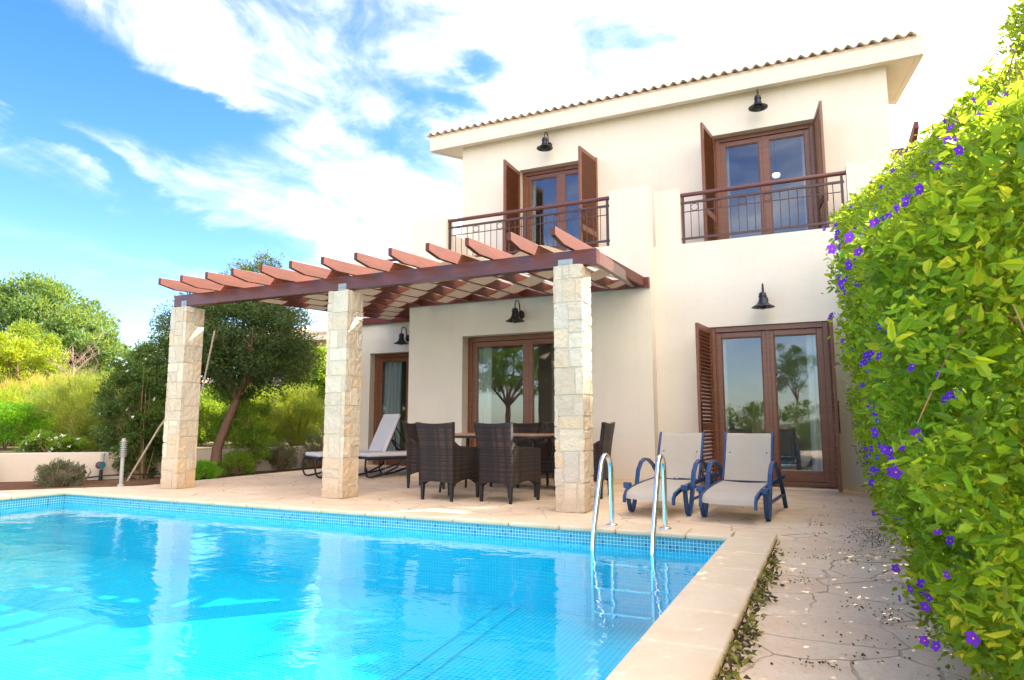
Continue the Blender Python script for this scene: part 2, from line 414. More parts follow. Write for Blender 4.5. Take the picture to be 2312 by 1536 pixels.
def f_wicker(T, tc):
    uv = tc.outputs['UV']; s = T.new('ShaderNodeSeparateXYZ', inp={0: uv})
    u = T.math('DIVIDE', s.outputs[0], 0.018); v = T.math('DIVIDE', s.outputs[1], 0.0085)
    row = T.math('FLOOR', v)
    ph = T.math('MULTIPLY', T.math('MODULO', row, 2.0), 0.5)
    wu = T.math('ABSOLUTE', T.math('SINE', T.math('MULTIPLY', T.math('ADD', u, ph), math.pi)))
    wv = T.math('ABSOLUTE', T.math('SINE', T.math('MULTIPLY', v, math.pi)))
    h = T.math('MULTIPLY', wu, wv)
    rn = T.new('ShaderNodeTexWhiteNoise', noise_dimensions='1D', inp={1: row})
    cn = T.new('ShaderNodeTexWhiteNoise', noise_dimensions='1D', inp={1: T.math('FLOOR', T.math('MULTIPLY', u, 0.5))})
    mp = T.new('ShaderNodeMapping', inp={0: uv}); mp.inputs['Scale'].default_value = (6, 60, 1)
    n = T.noise(mp.outputs[0], 1.0, 3, 0.6)
    k = T.math('MULTIPLY', T.math('ADD', T.math('MULTIPLY', rn.outputs[0], 0.6), T.math('MULTIPLY', n, 0.6)), T.math('ADD', 0.6, T.math('MULTIPLY', cn.outputs[0], 0.5)))
    c = T.ramp(k, [(0.25, (0.016, 0.010, 0.011)), (0.5, (0.040, 0.022, 0.018)), (0.8, (0.17, 0.080, 0.045))])
    c = T.mix(h, (0.006, 0.004, 0.004), c)
    return pbsdf(T, c, 0.45, bump=h, bstr=0.8, bdist=0.006, spec=0.45)
def f_sling(T, tc):
    s = T.new('ShaderNodeSeparateXYZ', inp={0: tc.outputs['Object']})
    w = T.math('ABSOLUTE', T.math('SINE', T.math('MULTIPLY', s.outputs[0], 900)))
    n = T.noise(tc.outputs['Object'], 6, 5, 0.6)
    c = T.mix(n, (0.60, 0.53, 0.44), (0.50, 0.43, 0.35))
    p = pbsdf(T, c, 0.75, bump=w, bstr=0.1, bdist=0.001, spec=0.2)
    tr = T.new('ShaderNodeBsdfTranslucent', inp={0: c})
    return T.new('ShaderNodeMixShader', inp={0: 0.25, 1: p, 2: tr.outputs[0]}).outputs[0]
def m_canvas(c, t=0.45):
    def f(T, tc):
        n = T.noise(tc.outputs['Object'], 5, 4, 0.6)
        cc = T.mix(n, c, tuple(x*0.88 for x in c))
        p = pbsdf(T, cc, 0.85, bump=T.noise(tc.outputs['Object'], 150, 2, 0.5), bstr=0.15, bdist=0.002, spec=0.1)
        tr = T.new('ShaderNodeBsdfTranslucent', inp={0: cc})
        return T.new('ShaderNodeMixShader', inp={0: t, 1: p, 2: tr.outputs[0]}).outputs[0]
    return f
def f_soil(T, tc):
    o = tc.outputs['Object']; n = T.noise(o, 1.2, 6, 0.7); n2 = T.noise(o, 35, 5, 0.75)
    c = T.mix(n2, (0.22, 0.11, 0.055), (0.10, 0.05, 0.03))
    c = T.mix(T.ramp(n, [(0.5, (0,0,0)), (0.75, (1,1,1))]), c, (0.30, 0.19, 0.10))
    return pbsdf(T, c, 0.95, bump=n2, bstr=0.9, bdist=0.04, spec=0.1)
def f_ground(T, tc):
    o = tc.outputs['Object']; n = T.noise(o, 0.15, 6, 0.7); n2 = T.noise(o, 6, 6, 0.75)
    c = T.mix(n2, (0.16, 0.13, 0.06), (0.07, 0.09, 0.025))
    c = T.mix(T.ramp(n, [(0.45, (0,0,0)), (0.65, (1,1,1))]), c, (0.26, 0.19, 0.11))
    return pbsdf(T, c, 0.95, bump=n2, bstr=0.6, bdist=0.05, spec=0.1)
def f_rooftile(T, tc):
    o = tc.outputs['Object']; n = T.noise(o, 3, 5, 0.7); n2 = T.noise(o, 40, 4, 0.7)
    c = T.mix(n, (0.66, 0.50, 0.37), (0.72, 0.60, 0.47)); c = T.mix(T.math('MULTIPLY', n2, 0.4), c, (0.50, 0.32, 0.22))
    return pbsdf(T, c, 0.8, bump=n2, bstr=0.3, bdist=0.004, spec=0.2)

M = {}
M['wall'] = mat('cream_stucco', m_stucco((0.745, 0.66, 0.55)))
M['wall_garden'] = mat('garden_wall_plaster', m_stucco((0.58, 0.49, 0.40)))
M['trim'] = mat('fascia_paint', m_simple((0.72, 0.63, 0.51), 0.75, var=0.06, scale=3))
M['door'] = mat('varnished_door_wood', m_wood((0.22, 0.075, 0.028), (0.115, 0.034, 0.014), 0.38))
M['shutter'] = mat('varnished_shutter_wood', m_wood((0.235, 0.080, 0.030), (0.13, 0.038, 0.016), 0.45))
M['beam'] = mat('mahogany_beam', m_wood((0.15, 0.032, 0.020), (0.075, 0.016, 0.011), 0.35, (1.0, 8, 9)))
M['rafter'] = mat('mahogany_rafter', m_wood((0.165, 0.027, 0.006), (0.060, 0.010, 0.003), 0.55, (14, 1.2, 16), 0.03))
M['rail'] = mat('brown_railing_paint', m_simple((0.070, 0.030, 0.026), 0.4, var=0.2))
M['stone'] = mat('limestone', f_stone); M['mortar'] = mat('mortar', f_mortar)
M['paving'] = mat('crazy_paving', f_paving); M['coping'] = mat('coping_stone', f_coping)
M['tileband'] = mat('waterline_mosaic', m_mosaic((0.020, 0.27, 0.42), (0.035, 0.36, 0.50), (0.012, 0.12, 0.30), (0.42, 0.72, 0.74), 0.027, 0.07, 0.10))
M['tilewall'] = mat('pool_wall_mosaic', m_mosaic((0.015, 0.50, 0.66), (0.02, 0.55, 0.70), (0,0,0), (0.08, 0.63, 0.74), 0.027, 0, 0.07))
M['tilefloor'] = mat('pool_floor_mosaic', m_mosaic((0.02, 0.50, 0.62), (0.04, 0.56, 0.66), (0,0,0), (0.22, 0.72, 0.76), 0.040, 0, 0.12))
M['water'] = mat('pool_water', f_water)
M['glass'] = mat('window_glass', m_glass(2.1))
M['globe'] = mat('lamp_glass', m_glass(1.6, (0.8, 0.78, 0.72), 0.1))
M['lamp'] = mat('black_iron', m_simple((0.018, 0.020, 0.026), 0.35, 0.3))
M['wicker'] = mat('dark_wicker', f_wicker)
M['darkmetal'] = mat('dark_metal', m_simple((0.022, 0.018, 0.018), 0.4, 0.2))
M['tabletop'] = mat('teak_table_top', m_wood((0.42, 0.22, 0.10), (0.30, 0.14, 0.06), 0.4, (3, 18, 3)))
M['bluep'] = mat('blue_plastic', m_simple((0.002, 0.042, 0.15), 0.42, var=0.2, scale=5, Coat_Weight=0.2))
M['sling'] = mat('beige_sling_mesh', f_sling)
M['cushion'] = mat('white_cushion', m_simple((0.68, 0.63, 0.60), 0.85, var=0.08, scale=4))
M['navy'] = mat('navy_piping', m_simple((0.010, 0.030, 0.12), 0.6))
M['chrome'] = mat('polished_steel', m_simple((0.80, 0.80, 0.80), 0.07, 1.0, var=0.03, scale=3))
M['galv'] = mat('galvanised_steel', m_simple((0.42, 0.47, 0.46), 0.5, 0.6, var=0.25, scale=30))
M['canvas'] = mat('tan_canvas', m_canvas((0.56, 0.42, 0.29), 0.24))
M['curtain'] = mat('white_curtain', m_canvas((0.75, 0.74, 0.70), 0.35))
M['interior'] = mat('interior_plaster', m_simple((0.45, 0.42, 0.38), 0.9))
M['soil'] = mat('red_soil', f_soil); M['ground'] = mat('dry_ground', f_ground)
M['rooftile'] = mat('roof_tiles', f_rooftile)
M['bark'] = mat('bark', m_bark((0.20, 0.115, 0.08))); M['twig'] = mat('twigs', m_bark((0.26, 0.17, 0.09)))
M['twig_grey'] = mat('dry_twigs', m_bark((0.36, 0.26, 0.20)))
M['leaf_hedge'] = mat('hedge_leaf', m_leaf([(0.0, (0.025, 0.10, 0.008)), (0.3, (0.06, 0.19, 0.012)), (0.6, (0.14, 0.32, 0.015)), (0.85, (0.28, 0.43, 0.018)), (1.0, (0.50, 0.50, 0.04))], 0.6))
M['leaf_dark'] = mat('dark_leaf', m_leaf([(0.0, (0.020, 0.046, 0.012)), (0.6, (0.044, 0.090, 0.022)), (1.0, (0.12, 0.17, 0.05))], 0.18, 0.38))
M['leaf_climber'] = mat('climber_leaf', m_leaf([(0.0, (0.025, 0.060, 0.014)), (0.6, (0.055, 0.115, 0.025)), (1.0, (0.14, 0.20, 0.05))], 0.25))
M['leaf_mid'] = mat('mid_leaf', m_leaf([(0.0, (0.05, 0.14, 0.015)), (0.6, (0.11, 0.25, 0.025)), (1.0, (0.28, 0.38, 0.05))], 0.5))
M['leaf_blue'] = mat('bluish_leaf', m_leaf([(0.0, (0.035, 0.11, 0.04)), (0.6, (0.09, 0.20, 0.07)), (1.0, (0.22, 0.32, 0.12))], 0.35))
M['leaf_yellow'] = mat('yellow_green_leaf', m_leaf([(0.0, (0.07, 0.14, 0.015)), (0.35, (0.17, 0.26, 0.02)), (0.75, (0.34, 0.40, 0.02)), (1.0, (0.58, 0.50, 0.04))], 0.5))
M['leaf_broom'] = mat('broom_leaf', m_leaf([(0.0, (0.08, 0.12, 0.02)), (0.6, (0.19, 0.25, 0.035)), (1.0, (0.42, 0.36, 0.09))], 0.5))
M['leaf_dry'] = mat('dry_grass', m_leaf([(0.0, (0.30, 0.24, 0.05)), (0.6, (0.50, 0.38, 0.10)), (1.0, (0.62, 0.46, 0.18))], 0.5))
M['leaf_bright'] = mat('bright_leaf', m_leaf([(0.0, (0.05, 0.22, 0.01)), (0.6, (0.10, 0.38, 0.012)), (1.0, (0.22, 0.48, 0.02))], 0.45))
M['leaf_grey'] = mat('grey_green_leaf', m_leaf([(0.0, (0.06, 0.07, 0.04)), (0.6, (0.13, 0.14, 0.08)), (1.0, (0.22, 0.20, 0.13))], 0.2))
M['petal_violet'] = mat('violet_petal', m_canvas((0.16, 0.035, 0.48), 0.3))
M['petal_white'] = mat('white_petal', m_canvas((0.80, 0.78, 0.70), 0.3))
M['stamen'] = mat('yellow_stamen', m_simple((0.75, 0.45, 0.04), 0.6))
M['litter'] = mat('fallen_litter', m_leaf([(0.0, (0.012, 0.010, 0.020)), (0.55, (0.05, 0.035, 0.02)), (0.75, (0.14, 0.13, 0.02)), (1.0, (0.30, 0.26, 0.04))], 0.1, 0.7))
M['pinkhouse'] = mat('pale_pink_stucco', m_stucco((0.62, 0.50, 0.42)))
M['pvc'] = mat('grey_pipe', m_simple((0.42, 0.41, 0.38), 0.6))
M['tealmetal'] = mat('teal_valve', m_simple((0.025, 0.12, 0.16), 0.5))
M['redp'] = mat('red_ring', m_simple((0.35, 0.02, 0.03), 0.5))
M['bamboo'] = mat('pale_cane', m_bark((0.45, 0.36, 0.26)))
M['grout'] = mat('floor_joint', m_simple((0.03, 0.32, 0.48), 0.7))
M['orange'] = mat('orange_stucco', m_stucco((0.60, 0.33, 0.18)))
# ------------------------------------------------------------------ ground, pool, paving
PX0, PX1, PY0, PY1, PZ, WZ = -8.57, -0.69, -2.5, 5.34, -0.66, -0.082
g = MB()
for (x0, x1, y0, y1) in ((-400, PX0-.02, -400, 400), (PX1+.02, 400, -400, 400), (PX0-.02, PX1+.02, PY1+.02, 400), (PX0-.02, PX1+.02, -400, PY0-.02)):
    g.add([(x0, y0, -.06), (x1, y0, -.06), (x1, y1, -.06), (x0, y1, -.06)], [(0,1,2,3)])
structure(g.build('ground', M['ground'], uv=False))
soil = MB().prism([(-9.86,-4), (-9.86,5.30), (-8.80,6.56), (-8.90,8.1), (-9.02,11.4), (-9.6,11.4), (-9.75,9.5), (-10.45,7.2), (-11.5,6.1), (-14,3.0), (-14,-4)], -.055, -.015)
structure(soil.build('soil_bed', M['soil']))
pv = MB()
pv.prism([(-9.86,-4), (-8.85,-4), (-8.85,5.62), (-8.85,6.5), (-9.86,5.30)], -.05, 0)
pv.prism([(-8.85,5.62), (3.0,5.62), (3.0,11.4), (-9.02,11.4), (-8.90,8.1), (-8.80,6.56), (-8.85,6.5)], -.05, 0)
pv.prism([(-0.39,-4), (3.0,-4), (3.0,5.62), (-0.39,5.62)], -.05, 0)
pv.prism([(-8.85,-4), (-0.39,-4), (-0.39,-2.8), (-8.85,-2.8)], -.05, 0)
structure(pv.build('patio_paving', M['paving']))

b = MB(); b.add([(PX0,PY0,PZ), (PX1,PY0,PZ), (PX1,PY1,PZ), (PX0,PY1,PZ)], [(0,1,2,3)])
fl = structure(b.build('pool_floor', M['tilefloor']))
w = MB(); zt = -.100
w.add([(PX0,PY1,PZ), (PX1,PY1,PZ), (PX1,PY1,zt), (PX0,PY1,zt)], [(0,1,2,3)])
w.add([(PX0,PY0,PZ), (PX0,PY1,PZ), (PX0,PY1,zt), (PX0,PY0,zt)], [(0,1,2,3)])
w.add([(PX1,PY1,PZ), (PX1,PY0,PZ), (PX1,PY0,zt), (PX1,PY1,zt)], [(0,1,2,3)])
w.add([(PX1,PY0,PZ), (PX0,PY0,PZ), (PX0,PY0,zt), (PX1,PY0,zt)], [(0,1,2,3)])
structure(w.build('pool_wall', M['tilewall']))
w = MB(); z0, z1 = zt, 0.0
w.add([(PX0,PY1,z0), (PX1,PY1,z0), (PX1,PY1,z1), (PX0,PY1,z1)], [(0,1,2,3)])
w.add([(PX0,PY0,z0), (PX0,PY1,z0), (PX0,PY1,z1), (PX0,PY0,z1)], [(0,1,2,3)])
w.add([(PX1,PY1,z0), (PX1,PY0,z0), (PX1,PY0,z1), (PX1,PY1,z1)], [(0,1,2,3)])
w.add([(PX1,PY0,z0), (PX0,PY0,z0), (PX0,PY0,z1), (PX1,PY0,z1)], [(0,1,2,3)])
structure(w.build('waterline_tiles', M['tileband']))
j = MB()
def strip(m, a, c, wd, z):
    a, c = Vector((*a, z)), Vector((*c, z)); d = (c-a).normalized(); n = Vector((-d.y, d.x, 0))*wd/2
    m.add([a-n, c-n, c+n, a+n], [(0,3,2,1) if False else (0,1,2,3)])
strip(j, (-2.60, 5.33), (-2.20, 1.0), .007, PZ+.004); strip(j, (-2.42, 5.33), (-2.08, 1.0), .007, PZ+.004)
strip(j, (-8.56, 3.15), (-3.6, 3.05), .007, PZ+.004)
structure(j.build('pool_floor_joint', M['grout']))
wt = MB(); wt.add([(PX0,PY0,WZ), (PX1,PY0,WZ), (PX1,PY1,WZ), (PX0,PY1,WZ)], [(0,1,2,3)])
structure(wt.build('pool_water', M['water'], uv=False))

# coping slabs with joints
cp = MB(); CT = .045
y = -2.8; k = 0
while y < 5.62-.35:
    L = .50+.06*math.sin(k*2.3); y2 = min(y+L, 5.62-.29); 
    if 5.33-y2 < .2: y2 = 5.33
    cp.box(PX1-.025, -.39, y, y2-.005, 0.001, CT); 
    cp.box(-8.85, PX0+.025, y, y2-.005, 0.001, CT); y = y2; k += 1
cp.box(PX1-.0, -.39, 5.335, 5.62, 0.001, CT); cp.box(-8.85, PX0, 5.335, 5.62, 0.001, CT)
x = PX0+.005; k = 0
while x < PX1-.1:
    x2 = min(x+.50+.05*math.sin(k*1.9), PX1-.005)
    if PX1-x2 < .2: x2 = PX1-.005
    cp.box(x, x2-.005, PY1-.025, 5.62, 0.001, CT-.001); x = x2; k += 1
structure(cp.build('pool_coping', M['coping'], bevel=.016, seg=3))

# ------------------------------------------------------------------ villa
YA, YB, YC, YD, T_ = 9.83, 9.59, 11.3, 11.2, .25
FLZ = 3.36
villa = thing('villa', 'cream two storey villa with tiled roof, balconies and brown shuttered doors', 'house', (-2.6, 10.5, 0))
def wall_open(m, x0, x1, y0, y1, z0, z1, ops):
    """wall slab along x with rectangular openings (xa, xb, za, zb)"""
    ops = sorted(ops); cx = x0
    for xa, xb, za, zb in ops:
        if xa > cx: m.box(cx, xa, y0, y1, z0, z1)
        if za > z0: m.box(xa, xb, y0, y1, z0, za)
        if zb < z1: m.box(xa, xb, y0, y1, zb, z1)
        cx = xb
    if x1 > cx: m.box(cx, x1, y0, y1, z0, z1)
w = MB()                                             # right ground-floor bay
wall_open(w, -2.24, 1.083, YA, YA+T_, 0, 3.50, [(-1.47, .075, .0, 2.235)])
w.box(-2.20, -1.83, YA, YA+T_, 3.50, 4.345); w.box(.40, 1.083, YA, YA+T_, 3.50, 4.36)
w.box(.833, 1.083, YA+T_, YD, 0, 4.355)
w.build('wall', M['wall'], villa)
w = MB()                                             # dining bay
wall_open(w, -6.41, -2.24, YB, YB+T_, 0, 3.53, [(-5.37, -3.22, .0, 2.29)])
w.box(-6.41, -5.71, YB, YB+T_, 3.53, 4.372); w.box(-2.84, -2.24, YB, YB+T_, 3.53, 4.385)
w.box(-6.41, -6.16, YB+T_, YC, 0, 3.53); w.box(-6.41, -6.20, YB+T_, YD, 3.53, 4.40)
w.build('wall', M['wall'], villa)
w = MB()                                             # recessed left wing
wall_open(w, -8.98, -6.41, YC, YC+T_, 0, 3.50, [(-8.50, -6.80, .0, 2.30)])
w.box(-8.98, -8.35, YC, YC+T_, 3.50, 4.30)
w.box(-8.98, -8.73, YC+T_, 14.45, 0, 3.4)
w.build('wall', M['wall'], villa)
w = MB()                                             # upper storey
wall_open(w, -6.30, 1.083, YD, YD+T_, FLZ, 6.312, [(-5.07, -3.53, FLZ, 5.64), (-1.50, .05, FLZ, 5.66)])
for xa_, xb_, zz_ in ((.833, 1.083, 0), (-6.30, -6.05, FLZ)):
    w.prismx([(YD+T_, zz_), (14.7, zz_), (14.7, 6.40+.245*3.5), (YD+T_, 6.36)], xa_, xb_)
w.box(-6.30, .833, 14.45, 14.7, 0, 7.0); w.box(-8.98, -6.30, 14.45, 14.7, 0, 3.4)
w.build('wall', M['wall'], villa)
w = MB(); w.box(1.0831, 1.21, 14.45, 14.7, 0, 7.0)
w.build('rear_wing', M['wall'], villa)
w = MB(); w.tube([(1.235, 14.40, 0), (1.235, 14.40, 6.95)], .03)
w.build('drainpipe', M['orange'], villa)
w = MB(); w.box(-2.2, .83, YA+T_, 14.44, 3.05, FLZ-.002); w.box(-6.16, -2.2, YB+T_, 14.44, 3.05, FLZ-.002); w.box(-8.73, -6.17, YC+T_, 14.44, 3.05, FLZ-.003)
w.build('floor_slab', M['interior'], villa)
w = MB(); w.box(-2.30, -2.21, YA+T_+.01, 14.44, 0.01, 3.04); w.box(-6.14, -6.05, YB+T_+.01, 14.44, .01, 3.04)
w.box(-2.95, -2.85, YD+T_+.01, 14.44, FLZ+.01, 6.2)
w.box(-8.7, .82, 13.6, 13.7, .012, 3.03); w.box(-6.0, .82, 14.0, 14.1, FLZ+.012, 6.2)
w.build('inner_wall', M['interior'], villa)
for q in ((.155, 1.10, YA), (-2.235, -1.56, YA), (-6.41, -5.38, YB), (-3.21, -2.235, YB), (-8.98, -8.51, YC)):
    MB().box(q[0], q[1], q[2]-.014, q[2]-.001, 0, .085).build('skirting', M['coping'], villa)
# roof: soffit, fascia, tiles
RX0, RX1, RY0, SL = -6.93, 1.56, 10.97, .245
w = MB()
w.box(RX0, RX1, RY0, RY0+.10, 6.26, 6.525)
for xa, xb in ((RX0, RX0+.10), (RX1-.10, RX1)):
    w.add([(xa, RY0+.10, 6.26), (xb, RY0+.10, 6.26), (xb, 14.7, 6.26+SL*3.63), (xa, 14.7, 6.26+SL*3.63),
           (xa, RY0+.10, 6.54), (xb, RY0+.10, 6.54), (xb, 14.7, 6.54+SL*3.63), (xa, 14.7, 6.54+SL*3.63)],
          [(3,2,1,0), (4,5,6,7), (0,1,5,4), (1,2,6,5), (2,3,7,6), (3,0,4,7)])
w.build('fascia', M['trim'], villa, bevel=.008)
w = MB()
ya, yb = RY0+.10, 14.7; za = 6.275; zb = za+SL*(yb-ya)
w.add([(RX0+.10,ya,za), (RX1-.10,ya,za), (RX1-.10,yb,zb), (RX0+.10,yb,zb), (RX0+.10,ya,za+.2), (RX1-.10,ya,za+.2), (RX1-.10,yb,zb+.2), (RX0+.10,yb,zb+.2)],
      [(3,2,1,0), (4,5,6,7), (0,1,5,4), (1,2,6,5), (2,3,7,6), (3,0,4,7)])
w.build('soffit', M['wall'], villa)
per = .166; nx = int((RX1-RX0+.10)/per)*10; x0 = RX0-.05; nrow = 12
V = []; Fq = []; 
for r in range(nrow):
    ya = RY0-.045+r*.34; 
    for jj in range(2):
        yy = ya+jj*.36; zz = 6.548+SL*(yy-RY0)+(.022 if jj == 0 else 0.0)
        for tz in (0, .016):
            for i in range(nx+1):
                ph = i/10*2*math.pi; c_ = math.cos(ph); hh = .030*(1-c_)*(1.0)
                jit = .006*math.sin(12.9*(int((i+5)/10))+r*5.1)
                V.append((x0+i*per/10, yy+jit, zz+hh+tz+jit*.4))
    base = r*4*(nx+1); W = nx+1
    for i in range(nx):
        a0, a1, b0, b1 = base+i, base+W+i, base+2*W+i, base+3*W+i
        Fq += [(a1, a1+1, b1+1, b1), (a0+1, a0, b0, b0+1), (a0, a0+1, a1+1, a1)]
V = np.array(V); 
npmesh('roof_tiles', V, np.array(Fq), M['rooftile'], villa, smooth=True)
w = MB(); w.box(RX0+.01, RX1-.01, RY0+.015, RY0+.3, 6.526, 6.575)
w.build('eave_mortar', M['rooftile'], villa)

def french_door(x0, x1, yf, z0, z1, label=None, handle=False, fw=.075):
    """outer frame + two glazed leaves; yf = front face of frame"""
    f = MB(); d = .08
    f.box(x0, x0+fw, yf, yf+d, z0, z1); f.box(x1-fw, x1, yf, yf+d, z0, z1)
    f.box(x0+fw, x1-fw, yf, yf+d, z1-fw, z1); f.box(x0+fw, x1-fw, yf, yf+d, z0, z0+.05)
    f.box(x0+fw-.001, x0+fw+.018, yf+.02, yf+.05, z0+.05, z1-fw); f.box(x1-fw-.018, x1-fw+.001, yf+.02, yf+.05, z0+.05, z1-fw)
    fr = f.build('french_door', M['door'], villa, bevel=.006)
    if label: fr['label'] = label
    ia, ib = x0+fw, x1-fw; xm = (ia+ib)/2; lw = .075; y0 = yf+.028
    for k, (a, c) in enumerate(((ia+.003, xm-.004), (xm+.004, ib-.003))):
        m = MB(); za, zb = z0+.055, z1-fw-.004; bh = .13
        m.box(a, a+lw, y0, y0+.055, za, zb); m.box(c-lw, c, y0, y0+.055, za, zb)
        m.box(a+lw, c-lw, y0, y0+.055, zb-lw, zb); m.box(a+lw, c-lw, y0, y0+.055, za, za+bh)
        # glazing beads
        m.box(a+lw-.001, a+lw+.014, y0+.010, y0+.03, za+bh, zb-lw); m.box(c-lw-.014, c-lw+.001, y0+.010, y0+.03, za+bh, zb-lw)
        m.box(a+lw, c-lw, y0+.012, y0+.03, zb-lw-.014, zb-lw+.001); m.box(a+lw, c-lw, y0+.012, y0+.03, za+bh-.001, za+bh+.014)
        m.build('door_leaf', M['door'], fr, bevel=.005)
        p = MB(); p.box(a+lw-.005, c-lw+.005, y0+.030, y0+.036, za+bh-.005, zb-lw+.005)
        p.build('pane', M['glass'], fr)
    m = MB(); m.box(xm-.022, xm+.022, y0-.008, y0, z0+.05, z1-fw); m.build('meeting_strip', M['door'], fr, bevel=.004)
    if handle:
        m = MB(); m.box(xm+.008, xm+.028, y0-.015, y0-.008, z0+.95, z0+1.13); m.tube([(xm+.018,y0-.02,z0+1.06), (xm+.018,y0-.05,z0+1.06), (xm+.11,y0-.05,z0+1.055)], .008)
        m.build('handle', M['galv'], fr)
    return fr
french_door(-1.47, .075, YA+.035, .045, 2.232)
french_door(-5.37, -3.22, YB+.19, .03, 2.285)
french_door(-8.50, -6.80, YC+.16, .03, 2.295)
french_door(-5.065, -3.535, YD+.15, FLZ+.01, 5.639)
french_door(-1.495, .045, YD+.15, FLZ+.01, 5.659)
for q in ((-1.60, .19, YA-.10, YA-.001), (-5.37, -3.22, YB-.02, YB+.19), (-8.5, -6.8, YC-.02, YC+.16)):
    MB().box(*q, 0.001, .029).build('door_step', M['coping'], villa, bevel=.006)

def shutter(hx, hy, ang, w_, z0, z1):
    """louvred leaf hinged at (hx, hy); ang = direction of the leaf in the ground plane"""
    d = Vector((math.cos(ang), math.sin(ang), 0)); n = Vector((-d.y, d.x, 0)); t = .038
    def slab(m, a, b, za, zb, th=t, off=0.0):
        c = Vector((hx, hy, 0))+d*((a+b)/2)+n*off; Mr = Matrix((d, n, Vector((0,0,1)))).transposed()
        m.obox((c.x, c.y, (za+zb)/2), (b-a, th, zb-za), Mr)
    f = MB(); st = .065; mid = z0+(z1-z0)*.36
    slab(f, 0, st, z0, z1); slab(f, w_-st, w_, z0, z1)
    slab(f, st, w_-st, z1-.075, z1); slab(f, st, w_-st, z0, z0+.11); slab(f, st, w_-st, mid-.05, mid+.05)
    fr = f.build('shutter', M['shutter'], villa, bevel=.004)
    L = MB(); Mr0 = Matrix((d, n, Vector((0,0,1)))).transposed()
    tilt = Matrix.Rotation(R(38), 3, 'X')
    for za, zb in ((z0+.11, mid-.05), (mid+.05, z1-.075)):
        nl = int((zb-za)/.050)
        for i in range(nl):
            zc = za+(i+.5)*(zb-za)/nl; c = Vector((hx, hy, zc))+d*(w_/2)
            L.obox(c, (w_-2*st, .052, .009), Mr0@tilt)
    L.build('louvres', M['shutter'], fr)
    for zz in (z0+.25, z1-.3):
        h = MB(); c = Vector((hx, hy, zz))-d*.012; h.tube([c-Vector((0,0,.035)), c+Vector((0,0,.035))], .009, 6); h.build('hinge', M['lamp'], fr)
    h = MB()
    c = Vector((hx, hy, z0+.9))+d*(w_-.03)+n*.028*(1 if d.x > 0 else 1)
    h.tube([c+Vector((0,0,-.2)), c+Vector((0,0,.2))], .007, 6)
    h.build('latch_bar', M['lamp'], fr)
shutter(-1.46, YA-.005, math.atan2(-.70, -.07), .70, .05, 2.215)
shutter(.078, YA-.005, math.atan2(-.70, .022), .70, .05, 2.215)
shutter(-5.065, YD-.005, math.atan2(-.70, .015), .70, FLZ+.03, 5.60)
shutter(-3.54, YD-.005, math.atan2(-.70, -.09), .70, FLZ+.03, 5.60)
shutter(-1.495, YD-.005, math.atan2(-.70, -.085), .70, FLZ+.03, 5.62)
shutter(.047, YD-.005, math.atan2(-.70, .10), .70, FLZ+.03, 5.62)

def curtain(x0, x1, y, z0, z1):
    m = MB(); m.grid(lambda u, v: (x0+(x1-x0)*u, y+.025*math.sin(u*(x1-x0)*70)+.01*math.sin(v*5+u*9), z0+(z1-z0)*v), 40, 6)
    m.build('curtain', M['curtain'], villa, uv=False)
curtain(-.22, .0, YA+.20, .08, 2.2); curtain(-1.42, -1.27, YA+.20, .08, 2.2)
curtain(-8.40, -7.95, YC+.33, .08, 2.25)
curtain(-5.3, -5.02, YB+.36, .08, 2.25)
curtain(-.16, .02, YD+.33, FLZ+.05, 5.6); curtain(-1.46, -1.30, YD+.33, FLZ+.05, 5.6); curtain(-5.0, -4.86, YD+.33, FLZ+.05, 5.6)

def railing(x0, x1, y, ztop, zbot, rings, mids=(), posts=True):
    m = MB(); s = .034
    zt2 = ztop-.115
    for xp in [x0+.03, x1-.06]+list(mids): m.box(xp-s/2, xp+s/2, y-s/2, y+s/2, zbot-(.06 if xp not in mids else 0), ztop-.025)
    m.box(x0, x1-.03, y-.014, y+.014, zt2-.022, zt2+.010); m.box(x0, x1-.03, y-.014, y+.014, zbot, zbot+.030)
    zr = zt2-.145
    m.box(x0+.03, x1-.06, y-.006, y+.006, zr-.006, zr+.006)
    n = int(round((x1-x0-.09)/.112)); 
    for i in range(1, n):
        xx = x0+.03+(x1-x0-.09)*i/n; m.tube([(xx, y, zbot+.02), (xx, y, zt2-.01)], .0062, 6, False)
    o = m.build('balcony_railing', M['rail'], villa)
    h = MB(); h.tube([(x0-.04, y-.005, ztop), (x1+.02, y-.005, ztop)], .031, 12)
    h.build('handrail', M['rail_wood'], o)
    for i in rings:
        cx_ = x0+.03+(x1-x0-.09)*(i+.5)/n; cz = (zt2-.022+zr)/2; r = .054
        g_ = MB(); g_.tube([(cx_+r*math.cos(a), y, cz+r*math.sin(a)) for a in np.linspace(0, 2*math.pi, 25)], .0055, 6, False)
        g_.build('ring', M['rail'], o)
M['rail_wood'] = mat('brown_handrail', m_wood((0.15, 0.042, 0.028), (0.09, 0.024, 0.018), 0.35, (1.0, 10, 10)))
railing(-5.71, -2.84, YB+.09, 4.305, 3.62, [1, 4, 8, 13, 17, 21], mids=(-4.27,))
railing(-1.83, .40, YA+.09, 4.265, 3.58, [1, 4, 7, 10])
railing(-8.35, -6.42, YC+.09, 4.25, 3.56, [1, 4, 8, 12])

